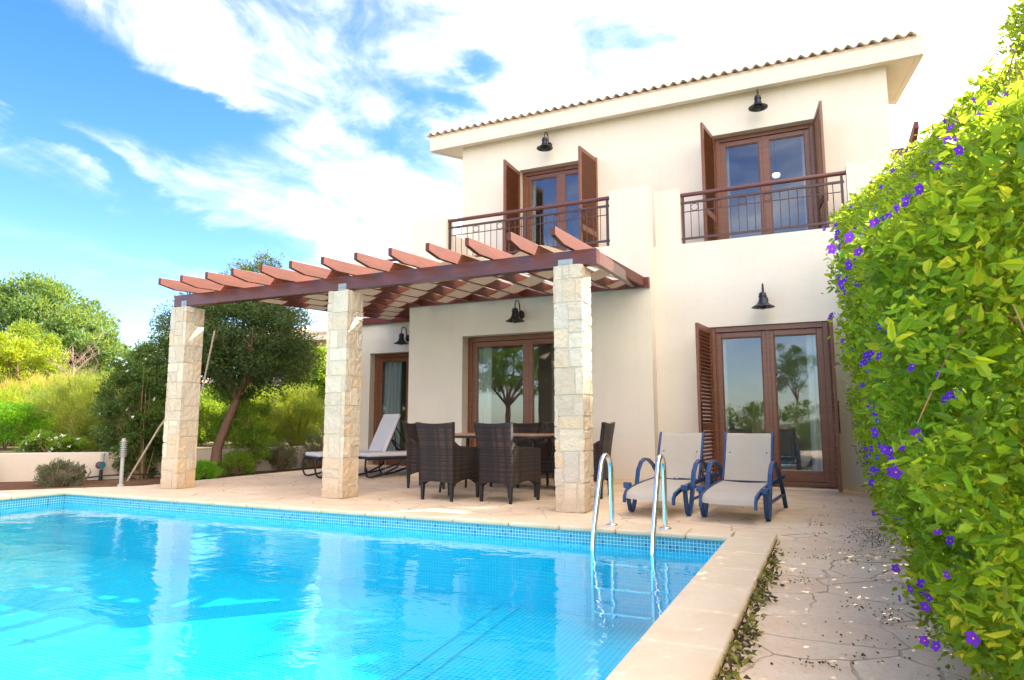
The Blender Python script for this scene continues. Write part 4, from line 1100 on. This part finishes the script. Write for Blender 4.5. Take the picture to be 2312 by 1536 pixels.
n2 = 17000; yy = rng.uniform(HY0, HY1, n2); xx = hedge_x(yy, hedge_top(yy))+rng.uniform(-.05, 1.1, n2)
Tp = np.stack([xx, yy, topz(xx, yy)-np.abs(rng.normal(size=n2))*.22+.05-.25*np.clip(xx-1.5, 0, 1)], 1)
n3 = 9000; Bk = np.stack([1.75+rng.uniform(-.3, .15, n3), rng.uniform(HY0, HY1, n3), rng.uniform(0, 1.0, n3)], 1); Bk[:, 2] *= hedge_top(Bk[:, 1])
n4 = 9000; En = np.stack([rng.uniform(.7, 1.7, n4), HY1-np.abs(rng.normal(size=n4))*.12, rng.uniform(0, 3.2, n4)], 1)
Cc = np.concatenate([A, Tp, Bk, En]); nn = len(Cc)
outv = np.concatenate([np.tile([-1.0, -.1, .15], (len(A), 1)), np.tile([-.2, 0, 1.0], (n2, 1)), np.tile([1.0, 0, .2], (n3, 1)), np.tile([-.2, 1.0, .2], (n4, 1))])
Dd = outv*.55+rng.normal(size=(nn, 3))*.75+np.array([0, 0, -.15])
hn = np.sin(Cc[:, 1]*3.1+Cc[:, 2]*2.2)*.13+np.sin(Cc[:, 1]*8.3-Cc[:, 2]*6.1)*.13
top_glow = np.clip((Cc[:, 2]-2.0)/1.2, 0, 1)*.22  # leaves yellower towards the top, sun glow put into their colour
szv = rng.choice([.4, .5, .62, .8, 1.15], nn)
leaves('foliage', Cc, Dd, .044*szv, .025*szv, M['leaf_hedge'], hd, tint=np.clip(rng.beta(1.0, 1.35, nn)+hn+top_glow-.02, 0, 1), fine=True)
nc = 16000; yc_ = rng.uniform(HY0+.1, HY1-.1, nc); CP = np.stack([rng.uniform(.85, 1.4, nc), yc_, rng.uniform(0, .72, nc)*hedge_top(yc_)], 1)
leaves('shade_core_foliage', CP, rng.normal(size=(nc, 3)), .075, .05, M['leaf_dark'], hd)  # dark leaf core added to keep sun dapples off the path
# wild shoots rising from the top, leafy branches
m = MB(); SC = []; SD = []
r = random.Random(5)
for k in range(150):
    y = r.uniform(HY0+.3, HY1-.3); z = float(hedge_top(y))-.06; x = float(hedge_x(y, z))+r.uniform(.08, .9)
    d = Vector((r.uniform(-.45, .5), r.uniform(-.5, .5), r.uniform(.5, 1.2))).normalized(); Ls = (r.uniform(.15, .40) if k % 5 else r.uniform(.35, .6))*min(1, y/5.5)
    p0 = Vector((x, y, z)); p1 = p0+d*Ls*.6; p2 = p0+d*Ls+Vector((d.x*.1, d.y*.1, -.06))
    m.tube([p0, p1, p2], [.0045, .003, .0015], 5)
    for q in range(int(Ls*75)+4):
        s = r.uniform(.12, 1.0); pp = p0.lerp(p2, s); SC.append(pp); SD.append((r.uniform(-1,1), r.uniform(-1,1), r.uniform(-.3,.9)))
for k in range(70):          # shoots leaning out of the face
    y = r.uniform(2.4, HY1); z = r.uniform(.08, .95)*float(hedge_top(y)); x = float(hedge_x(y, z))+.05
    d = Vector((-1, r.uniform(-.6, .3), r.uniform(-.2, .6))).normalized(); Ls = r.uniform(.10, .24)
    p0 = Vector((x, y, z)); p2 = p0+d*Ls; m.tube([p0, p0.lerp(p2, .5)+Vector((0,0,.01)), p2], [.003, .002, .001], 4)
    for q in range(9): SC.append(p0.lerp(p2, r.uniform(.2, 1.0))); SD.append((r.uniform(-1,1), r.uniform(-1,1), r.uniform(-.5,.8)))
for k in range(360):         # woody twigs woven through the face
    y = r.uniform(HY0, HY1); z = r.uniform(.04, .97)*float(hedge_top(y)); x = float(hedge_x(y, z))+r.uniform(.04, .28)
    d = Vector((r.uniform(-.12, .2), r.uniform(-1, 1), r.uniform(-.2, 1))).normalized()*r.uniform(.15, .5)
    p0 = Vector((x, y, z)); m.tube([p0, p0+d*.5+Vector((0, 0, .02)), p0+d], [.0038, .003, .0015], 5)
for k in range(26):
    y = HY0+.15+k*.243; x = .95+.1*math.sin(k*2.2); q_ = float(hedge_top(y))/3.1
    m.tube([(x, y, -.03), (x-.1, y+.05, .7*q_), (x+.05, y-.05, 1.6*q_), (x-.05, y+.1, 2.7*q_)], [.03, .022, .016, .006], 6)
    m.tube([(x-.05, y, .4), (x-.35, y+.1, 1.1), (x-.45, y+.05, 1.7*q_)], [.016, .010, .004], 5)
m.build('branches', M['twig'], hd, uv=False)
leaves('shoot_leaves', np.array([tuple(p) for p in SC]), np.array(SD), .062, .036, M['leaf_hedge'], hd, tint=np.clip(rng.beta(2, 2, len(SC))+.25, 0, 1), fine=True)
# violet flowers: five fused petals with a yellow eye
def flower_mesh(s):
    mm = MB(); n = 20; vs = [(0, 0, -.12*s)]
    for k in range(n):
        a = 2*math.pi*k/n; rr = s*(.86+.16*math.cos(5*a)); vs.append((rr*math.cos(a), rr*math.sin(a), .10*s*math.cos(5*a)+.08*s))
    mid = [(vs[k+1][0]*.45, vs[k+1][1]*.45, -.02*s) for k in range(n)]
    mm.add(vs[:1]+mid, [(0, 1+k, 1+(k+1) % n) for k in range(n)], True)
    mm.add(mid+vs[1:], [(k, n+k, n+(k+1) % n, (k+1) % n) for k in range(n)], True)
    mm.lathe([(.10*s, -.10*s), (.12*s, -.02*s), (.05*s, .04*s), (0, .05*s)], (0, 0, 0), 8, mi=1)
    return mm
fl0 = flower_mesh(.0165).build('flower', [M['petal_violet'], M['stamen']], hd, world=False, uv=False)
r = random.Random(9); FL = []
for k in range(260):
    y = 1.95*math.exp(r.random()*1.43); z = r.uniform(.12, .97)*float(hedge_top(y)); 
    if r.random() < .16: y2 = FL[-1][1]+r.uniform(-.12, .12) if FL else y; z2 = FL[-1][2]+r.uniform(-.1, .1) if FL else z; y, z = min(max(y2, 1.95), 8.2), min(max(z2, .3), float(hedge_top(y))*.97)
    z = min(z, float(hedge_top(y))-.05); kf = math.sin(y*11+z*7)+math.sin(y*5-z*13+1)+math.sin(z*19+y*3); x = float(hedge_x(y, z))+min(max(-kf*.05, -.05), .11)-.105+r.uniform(-.02, .01)
    FL.append((x, y, z, Vector((-.75+r.uniform(-.5, .3), -.7+r.uniform(-.5, .5), .15+r.uniform(-.5, .5))), r.uniform(.75, 1.25)))
FL.sort(key=lambda q: q[1])
off = hd.location
for i, (x, y, z, d, s) in enumerate(FL[:100]):
    o = fl0 if i == 0 else fl0.copy()
    if i: col.objects.link(o)
    o.parent = hd; o.location = Vector((x, y, z))-off; o.rotation_euler = d.to_track_quat('Z', 'Y').to_euler(); o.scale = (s, s, s)
fb = flower_mesh(.0165); far = MB()
for (x, y, z, d, s) in FL[100:]:
    Mr = d.to_track_quat('Z', 'Y').to_matrix(); b0 = len(far.v)
    far.v += [tuple(Vector((x, y, z))+Mr@(Vector(p)*s)) for p in fb.v]; far.f += [[q+b0 for q in f] for f in fb.f]; far.sm += fb.sm; far.mi += fb.mi
stuff(far.build('flowers', [M['petal_violet'], M['stamen']], hd, uv=False))

# fallen berries, petals and leaves on the path
def litter(n, fx, size, zs=.006):
    P = np.array([fx() for _ in range(n)]); D = rng.normal(size=(n, 3))*np.array([1, 1, .25]); return P, D, size
r = random.Random(21)
def near_hedge():
    while True:
        y = r.uniform(2.2, 7.9); x = .55-abs(r.gauss(0, .34))
        if x > -.37: return (x, y, .008)
HEAPS = [2.25, 2.42, 2.6, 2.85, 3.05, 3.2, 3.55, 3.75, 4.0, 4.25, 4.7]
def edge():
    y = r.choice(HEAPS)+r.gauss(0, .07) if r.random() < .8 else r.uniform(2.2, 5.3)
    return (-.375+abs(r.gauss(0, .035))*(1.3-.1*y), y, .008+r.random()*.02)
cl_ = [(r.uniform(-.2, .3), r.uniform(2.6, 7.5)) for _ in range(26)]
def clus():
    c = r.choice(cl_); return (c[0]+r.gauss(0, .05), c[1]+r.gauss(0, .05), .008)
P1 = np.array([near_hedge() for _ in range(380)]); P2 = np.array([edge() for _ in range(400)]); P3 = np.array([clus() for _ in range(300)])
P4 = np.stack([np.clip(rng.normal(.28, .10, 320), -.3, .5), rng.normal(5.9, .28, 320), np.full(320, .008)], 1)
Q = np.concatenate([P1, P3, P4]); o = leaves('fallen_litter', Q, rng.normal(size=Q.shape)*np.array([1, 1, .3])+np.array([0, 0, .1]), .014, .009, M['litter'], tint=np.clip(rng.beta(1.2, 2.6, len(Q)), 0, 1), droop=.1)
stuff(o, 'dark berries and petals scattered over the paved path below the hedge', 'litter')
o = leaves('dry_leaves', P2, rng.normal(size=P2.shape)*np.array([1, 1, .5])+np.array([0, 0, .25]), .036, .019, M['litter'], tint=np.clip(rng.uniform(.35, 1.0, len(P2)), 0, 1), droop=.2)
stuff(o, 'dry yellow leaves heaped against the outer edge of the pool coping', 'leaves')

# ------------------------------------------------------------------ garden on the left
def poly_wall(pts, z0, z1, th):
    m = MB(); P = [Vector((x, y, 0)) for x, y in pts]; n = len(P)
    nr = []
    for i in range(n):
        d = (P[min(i+1, n-1)]-P[max(i-1, 0)]).normalized(); nr.append(Vector((-d.y, d.x, 0)))
    vs = []
    for p, q in zip(P, nr):
        for s, z in ((0, z0), (0, z1), (1, z1), (1, z0)): vs.append((p.x+q.x*th*s, p.y+q.y*th*s, z))
    fs = [(i*4+k, i*4+(k+1) % 4, (i+1)*4+(k+1) % 4, (i+1)*4+k) for i in range(n-1) for k in range(4)]
    m.add(vs, fs); m.add(vs[:4], [(3,2,1,0)]); m.add(vs[-4:], [(0,1,2,3)])
    return m
gw = poly_wall([(-15.0, 3.2), (-11.5, 6.15), (-10.5, 7.05), (-9.95, 8.4), (-9.62, 9.8), (-9.48, 11.6), (-9.5, 13)], -.05, .415, .16)
tag(gw.build('garden_wall', M['wall_garden'], bevel=.01), 'low cream retaining wall around the garden bed left of the terrace', 'wall')
rs = MB(); rs.prism([(-60,-20), (-15.2, 3.2), (-11.62, 6.28), (-10.62, 7.15), (-10.08, 8.45), (-9.75, 9.85), (-9.62, 11.6), (-9.62, 13), (-9.62, 60), (-60, 60)], -.05, .36)
structure(rs.build('raised_garden_ground', M['ground']))

# round tree behind the left column
t = thing('garden_tree', 'round dark leaved tree with curved reddish trunk behind the left stone column', 'tree', (-9.74, 8.62, 0))
m = MB(); limbs(m, (-9.74, 8.60, -.03), (-9.66, 8.95, 1.28), (-9.75, 9.3, 2.4), (1.6, 1.5, 1.3), 8, .088, 3, bend=(-.12, 0, 0)); m.build('trunk', M['bark'], t, uv=False)
P, out, ct = clump_pts((-10.05, 9.35, 2.42), (1.40, 1.5, 1.12), 330, 140, .27, .30, -.62)
P2_, o2, c2 = clump_pts((-9.95, 9.2, 1.95), (1.22, 1.25, .58), 190, 140, .25, .15, -1)
P3_, o3, c3 = clump_pts((-10.5, 9.4, 3.15), (.68, .65, .85), 46, 100, .22, .3, -.8)
P4_, o4, c4 = clump_pts((-9.65, 9.4, 3.35), (.72, .5, .75), 40, 90, .20, .3, -.6)
P = np.concatenate([P, P2_, P3_, P4_]); out = np.concatenate([out, o2, o3, o4]); ct = np.concatenate([ct, c2, c3, c4])
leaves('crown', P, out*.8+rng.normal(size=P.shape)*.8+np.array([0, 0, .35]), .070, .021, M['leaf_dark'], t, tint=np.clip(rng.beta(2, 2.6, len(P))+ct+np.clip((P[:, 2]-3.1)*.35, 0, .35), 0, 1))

def tree(label, base, fork, c, rad, r0, leafm, n, clumps, cr, L, Wd, seed, name='tree', group=None, shell=.4, nb=7, tw='bark', spread=.8, up=.2, low=-.7):
    t = thing(name, label, 'tree', base, 0, group)
    m = MB(); limbs(m, base, fork, c, rad, nb, r0, seed); m.build('trunk', M[tw], t, uv=False)
    P, out, ct = clump_pts(c, rad, clumps, n//clumps, cr, shell, low)
    leaves('crown', P, out+rng.normal(size=P.shape)*spread+np.array([0, 0, up]), L, Wd, M[leafm], t, tint=np.clip(rng.beta(2, 2.2, len(P))+ct, 0, 1))
    return t
tree('large bluish green tree rising at the left edge behind the yellow one', (-25.2, 14, .3), (-25.0, 14, 1.6), (-25.4, 14.0, 3.6), (3.4, 2.2, 2.15), .22, 'leaf_blue', 42000, 170, .55, .17, .062, 11)
tree('bluish green tree beside the dead one, its crown sloping down to the right', (-21.8, 13.6, .3), (-21.8, 13.6, 1.2), (-22.2, 13.6, 2.5), (1.9, 1.4, 1.75), .15, 'leaf_blue', 20000, 90, .42, .15, .055, 12)
tree('yellow green leafy tree cut by the left picture edge', (-20.3, 11, .3), (-20.3, 11, .9), (-20.5, 11.0, 2.25), (2.25, 1.3, 1.35), .13, 'leaf_yellow', 26000, 75, .34, .14, .034, 13, shell=.25)
tree('small soft grey green tree left of the stone column', (-16.0, 12.2, .3), (-16.0, 12.2, 1.3), (-15.95, 12.2, 2.25), (.95, .8, .85), .06, 'leaf_blue', 14000, 60, .28, .11, .018, 14, up=-.1)
t = thing('dead_tree', 'bare brown dead tree in front of the bluish trees', 'tree', (-18.0, 11.6, .3))
m = MB(); r = random.Random(4)
m.tube([(-18.05, 11.2, .3), (-18.1, 11.2, 1.5), (-18.05, 11.2, 2.4)], [.05, .04, .03], 7)
for k in range(26):
    s = Vector((-18.07, 11.2, r.uniform(1.6, 2.45))); a = r.uniform(0, 6.28); e = s+Vector((math.cos(a)*r.uniform(.4, .95), math.sin(a)*.6, r.uniform(.2, .85)))
    m.tube([s, s.lerp(e, .5)+Vector((0, 0, .06)), e], [.014, .009, .003], 5)
    for q in range(7):
        p_ = s.lerp(e, r.uniform(.3, 1)); f_ = p_+Vector((r.uniform(-.3, .3), r.uniform(-.2, .2), r.uniform(0, .3))); m.tube([p_, f_], [.005, .002], 4, False)
m.build('branches', M['twig_grey'], t, uv=False)

G1 = 'shrubs behind the low garden wall'
bush('clipped_shrub', 'bright green clipped round shrub at the left edge above the low wall', 'shrub', (-14.7, 7.9, .80), (1.15, .7, .42), 16000, .050, .028, 'leaf_bright', 120, .16, G1, .4, .6, 6, seed=1)
bush('broom_bush', 'large feathery dark broom bush hanging over the low wall', 'shrub', (-13.45, 8.7, 1.02), (1.55, .9, .82), 30000, .16, .007, 'leaf_broom', 210, .20, G1, .9, .3, 60, seed=2, spread=.5)
bush('broom_bush', 'feathery olive broom bush right of the big one, above the water valve', 'shrub', (-12.2, 8.6, .85), (.95, .7, .62), 15000, .14, .007, 'leaf_broom', 110, .18, G1, .7, .3, 40, seed=3, spread=.5)
bush('dry_grass_tuft', 'tall dry yellow grasses below the dead tree', 'grass', (-17.6, 10.4, 1.1), (2.3, .7, .85), 24000, .26, .007, 'leaf_dry', 190, .22, G1, 1.4, .3, 60, seed=4, spread=.35, tw='twig_grey')
bush('yellow_shrub', 'sunlit yellow shrub in the middle distance beside the grey green tree', 'shrub', (-14.9, 10.9, 1.35), (1.45, .7, .62), 16000, .13, .012, 'leaf_yellow', 110, .22, G1, .8, .3, 24, seed=5)
bush('yellow_shrub', 'yellow green wispy shrub above the clipped one', 'shrub', (-16.8, 9.2, 1.0), (1.3, .7, .70), 16000, .14, .009, 'leaf_yellow', 110, .20, G1, 1.1, .3, 24, seed=6)
bush('flowering_shrub', 'dark climbing shrub with small white flowers left of the stone column', 'shrub', (-10.35, 7.55, 1.05), (.72, .5, 1.12), 24000, .052, .026, 'leaf_climber', 190, .17, None, .2, .35, 26, base=(-10.1, 7.5, 0), seed=7, flowers=('petal_white', 46, .030), low=-1)
bush('yellow_lantana', 'small shrub with yellow blossoms at the top left of the dark climber', 'shrub', (-11.6, 9.0, 1.5), (.70, .4, .38), 8000, .06, .03, 'leaf_mid', 60, .15, None, .3, .4, 10, base=(-11.6, 9.0, .36), seed=8, flowers=('stamen', 90, .035))
bush('white_rose_bush', 'low plant with white flowers on top of the wall under the broom', 'plant', (-12.55, 7.5, .52), (.75, .28, .17), 3200, .06, .032, 'leaf_mid', 40, .12, None, .4, .4, 8, base=(-12.6, 7.5, .36), seed=9, flowers=('petal_white', 60, .034))
bush('silver_plant', 'pale silvery plant on the wall under the clipped shrub', 'plant', (-13.05, 6.35, .46), (.38, .22, .16), 2600, .06, .014, 'leaf_dry', 30, .10, None, .9, .3, 8, base=(-13.05, 6.35, .36), seed=10, flowers=('petal_white', 45, .025))
bush('lavender_bush', 'grey green low shrub with dry stems in the bed at the pool corner', 'shrub', (-10.05, 6.15, .14), (.40, .26, .20), 5200, .045, .010, 'leaf_grey', 60, .09, None, .9, .35, 60, base=(-10.05, 6.15, -.02), seed=11, tw='twig_grey')
bush('lavender_bush', 'grey green plant cut by the left picture edge in the bed', 'shrub', (-11.45, 5.78, .14), (.22, .22, .22), 2000, .05, .011, 'leaf_grey', 30, .08, None, .9, .35, 20, base=(-11.45, 5.78, -.02), seed=12, tw='twig_grey')
bush('weed', 'small weed with round leaves beside the water valve', 'plant', (-10.43, 6.75, .12), (.13, .10, .11), 160, .04, .03, 'leaf_grey', 8, .05, None, .3, .4, 6, base=(-10.43, 6.75, -.02), seed=13)
bush('green_cushion_plant', 'bright green cushion plant at the foot of the leaning tree trunk', 'plant', (-9.12, 7.75, .10), (.32, .26, .16), 6500, .045, .009, 'leaf_bright', 60, .08, None, .8, .4, 8, base=(-9.1, 7.75, -.02), seed=14)
G2 = 'shrubs in the bed between the left and middle columns'
bush('leafy_shrub', 'fresh green leafy shrub against the low wall right of the tree trunk', 'shrub', (-9.85, 9.3, .72), (.62, .4, .75), 9000, .055, .024, 'leaf_mid', 90, .15, G2, .3, .35, 16, base=(-9.7, 9.2, -.02), seed=15, low=-1)
bush('grey_shrub', 'dark grey twiggy shrub against the low wall in the middle of the bed', 'shrub', (-9.50, 9.95, .25), (.36, .26, .30), 4200, .035, .014, 'leaf_grey', 60, .10, G2, .4, .35, 40, base=(-9.45, 9.9, -.02), seed=16, tw='twig')
bush('grey_shrub', 'spreading grey shrub beside the middle stone column', 'shrub', (-9.36, 10.75, .30), (.30, .30, .34), 3600, .04, .014, 'leaf_grey', 50, .10, G2, .4, .35, 26, base=(-9.3, 10.7, -.02), seed=17)
bush('small_shrub', 'sparse low shrub with bare stems beside the green cushion plant', 'shrub', (-9.35, 8.75, .16), (.36, .25, .20), 2600, .04, .016, 'leaf_mid', 40, .09, G2, .4, .35, 20, base=(-9.3, 8.75, -.02), seed=18)
G3 = 'shrubs behind the round tree'
bush('broom_bush', 'yellow green broom seen right of the leaning trunk', 'shrub', (-12.0, 12.2, 1.0), (1.15, .7, .75), 20000, .14, .009, 'leaf_yellow', 140, .2, G3, .8, .3, 30, seed=19, spread=.5)
bush('broom_bush', 'olive broom seen just left of the middle stone column', 'shrub', (-10.9, 11.9, .95), (.85, .6, .72), 15000, .13, .008, 'leaf_broom', 100, .18, G3, .8, .3, 30, seed=20, spread=.5)
bush('leafy_shrub', 'sunlit green shrub low behind the tree trunk', 'shrub', (-13.1, 11.0, .85), (.9, .6, .60), 12000, .07, .03, 'leaf_mid', 90, .18, G3, .3, .35, 14, seed=21, flowers=('petal_white', 30, .03))
bush('hedge_shrub', 'broad green shrub mass behind the broom bushes', 'shrub', (-16.5, 15.0, 1.0), (4.0, .9, 1.0), 30000, .12, .05, 'leaf_mid', 200, .32, G3, .3, .35, 14, seed=22)
tree('tall light green shrub tree left of the middle column, in front of the neighbouring house', (-12.4, 14.0, .3), (-12.4, 14, 1.0), (-12.25, 14.0, 1.95), (.80, .8, 1.0), .05, 'leaf_mid', 17000, 100, .22, .10, .035, 23, name='small_tree')

# cane leaning against the climber, louvred pipe, water valve, hose
m = MB(); m.tube([(-9.75, 7.0, .0), (-9.45, 7.25, .8), (-9.17, 7.5, 1.42)], .016, 7); tag(m.build('cane', M['bamboo'], uv=False), 'pale cane leaning beside the dark flowering shrub', 'cane')
m = MB(); m.tube([(-9.0, 7.62, 1.35), (-8.85, 7.68, 2.35)], .014, 7); tag(m.build('cane', M['bamboo'], uv=False), 'thin pole rising behind the top of the left stone column', 'pole')
t = thing('vent_post', 'slim grey post with louvred head at the edge of the garden bed', 'post', (-9.12, 6.45, 0))
m = MB(); m.tube([(-9.12, 6.45, -.02), (-9.12, 6.45, .66)], .026, 10); m.lathe([(.04, 0), (.045, .03), (.028, .04)], (-9.12, 6.45, -.02), 12); m.build('pole', M['pvc'], t)
m = MB()
for k in range(8): m.lathe([(.030, 0), (.052, .006), (.034, .016)], (-9.12, 6.45, .40+k*.03), 14)
m.build('louvred_head', M['pvc'], t)
t = thing('water_valve', 'teal water valve with grey pipes mounted on the low garden wall', 'valve', (-10.36, 7.02, 0))
vx, vy = -10.36, 7.02
m = MB()
m.tube([(vx-.03, vy, -.02), (vx-.03, vy, .33), (vx-.01, vy, .40), (vx+.06, vy, .41), (vx+.10, vy-.0, .38)], .014, 8); m.tube([(vx-.09, vy+.02, .0), (vx-.09, vy+.02, .36), (vx-.05, vy+.02, .40)], .011, 8); m.build('pipe', M['pvc'], t)
m = MB(); m.tube([(vx-.05, vy-.04, .22), (vx+.05, vy-.06, .225)], [.042, .055], 14); m.build('valve_body', M['tealmetal'], t)
m = MB(); m.tube([(vx-.055, vy-.042, .22), (vx-.045, vy-.044, .22)], .055, 14); m.build('valve_ring', M['redp'], t)
m = MB(); m.tube([(vx-.0, vy-.04, .15), (vx, vy-.04, -.02)], [.022, .03], 8); m.tube([(vx-.11, vy-.03, .22), (vx-.07, vy-.04, .22)], .02, 8); m.build('valve_stem', M['darkmetal'], t)
m = MB(); m.tube([(-10.9, 6.50, .01), (-10.5, 6.85, .03), (-10.3, 7.0, .06), (-10.05, 7.25, .07), (-9.9, 7.6, .05)], .012, 6); tag(m.build('irrigation_hose', M['darkmetal'], uv=False), 'dark irrigation hose along the foot of the low wall', 'hose')
m = MB(); m.tube([(-9.0, 7.2, .0), (-8.98, 8.0, .01), (-9.1, 9.0, .012), (-9.15, 10.3, .01), (-9.2, 11.0, .01)], .010, 6); tag(m.build('irrigation_hose', M['darkmetal'], uv=False), 'dark irrigation hose along the terrace edge right of the tree', 'hose')

# neighbouring house behind the round tree
nh = thing('neighbour_house', 'pale pink tiled house partly hidden behind the round tree', 'house', (-22, 26, .3))
m = MB(); wall_open(m, -27, -19.0, 25.2, 25.5, .3, 4.75, [(-22.5, -21.6, 1.5, 4.0)]); m.box(-27, -19, 25.5, 32, .3, 4.75); m.box(-21.2, -19.0, 25.0, 25.2, .3, 5.2); m.build('wall', M['pinkhouse'], nh)
m = MB(); m.box(-22.49, -21.61, 25.35, 25.45, 1.51, 3.99); m.build('shutter', M['shutter'], nh)
m = MB(); m.box(-27.4, -18.6, 24.5, 24.8, 4.75, 5.05); m.box(-27.3, -18.7, 24.8, 32, 4.755, 4.85); m.build('fascia', M['trim'], nh)
m = MB()
for k in range(48): 
    xx = -27.4+k*.185; m.tube([(xx, 24.42, 5.08), (xx, 30, 6.4)], .085, 8)
m.box(-27.4, -18.5, 24.9, 30, 5.0, 5.05); m.build('roof', M['rooftile'], nh)
wall_lamp(-22.0, 25.2, 4.15, 'tiny bell lamp on the distant neighbouring house', None)
# a second roof on the horizon
h2 = thing('distant_house', 'small pale house roof on the horizon left of the stone column', 'house', (-31, 24, 0))
m = MB(); m.box(-34, -30.0, 24, 28, 0, 2.75); m.build('wall', M['pinkhouse'], h2)
m = MB(); m.add([(-34.3, 23.7, 2.75), (-29.7, 23.7, 2.75), (-29.7, 28.3, 2.75), (-34.3, 28.3, 2.75), (-33.5, 26, 3.35), (-30.5, 26, 3.35)], [(0,1,5,4), (2,3,4,5), (1,2,5), (3,0,4), (3,2,1,0)]); m.build('roof', M['rooftile'], h2)

# ------------------------------------------------------------------ garden behind the viewer, seen in the window reflections; then added shade trees out of view
bush('oleander_row', 'white flowering bushes behind the viewer, mirrored in the glazed door', 'shrub', (-1.2, -5.4, .75), (3.2, .6, .85), 16000, .10, .03, 'leaf_mid', 200, .24, None, .6, .4, 40, base=(-1.2, -5.4, 0), seed=30, low=-1)
P = clump_pts((-1.2, -5.2, .85), (3.2, .5, .75), 170, 5, .12, .5, -.8)[0]; P = np.repeat(P, 4, 0)
o = leaves('white_blossoms', P, rng.normal(size=P.shape), .05, .04, M['petal_white']); stuff(o, 'white oleander blossoms behind the viewer', 'blossoms')
tree('young wispy tree behind the viewer, mirrored in the glazed door', (-1.15, -11, 0), (-1.15, -11, 1.8), (-1.15, -11, 3.1), (.95, .8, 1.2), .06, 'leaf_blue', 5200, 34, .28, .16, .02, 31, shell=.2)
tree('broad tree behind the viewer, mirrored in the dining door', (-13.2, -8, 0), (-13.1, -8, 1.6), (-12.6, -8, 3.3), (2.6, 2.0, 1.7), .16, 'leaf_mid', 16000, 110, .38, .14, .05, 32, shell=.25)
tree('second broad tree behind the viewer, mirrored in the recessed door', (-17.2, -4, 0), (-17.2, -4, 1.4), (-17.0, -4, 2.9), (2.2, 1.8, 1.5), .14, 'leaf_mid', 12000, 90, .36, .14, .05, 33, shell=.25)
tree('tall unseen tree added beside the house on the right to shade the terrace', (4.9, 12.6, 0), (4.8, 12.6, 3.0), (4.6, 12.4, 5.6), (1.7, 1.6, 3.0), .2, 'leaf_mid', 22000, 150, .5, .16, .07, 34, shell=.2)  # added out of view so the terrace lies in shade
tree('dense unseen shrub added beside the house on the right to block sun', (4.5, 13.2, 0), (4.5, 13.2, 2.0), (4.6, 13.1, 5.7), (1.0, 1.3, 3.1), .12, 'leaf_mid', 30000, 150, .42, .16, .07, 35, shell=.1)  # added to block sun slipping past the right house corner
tree('slender unseen tree added behind the dense shrub to block sun', (4.7, 15.3, 0), (4.7, 15.3, 3.0), (4.7, 15.2, 6.8), (1.1, 1.2, 3.1), .12, 'leaf_mid', 26000, 140, .42, .16, .07, 36, shell=.1)  # added to close the sun gap below the right soffit
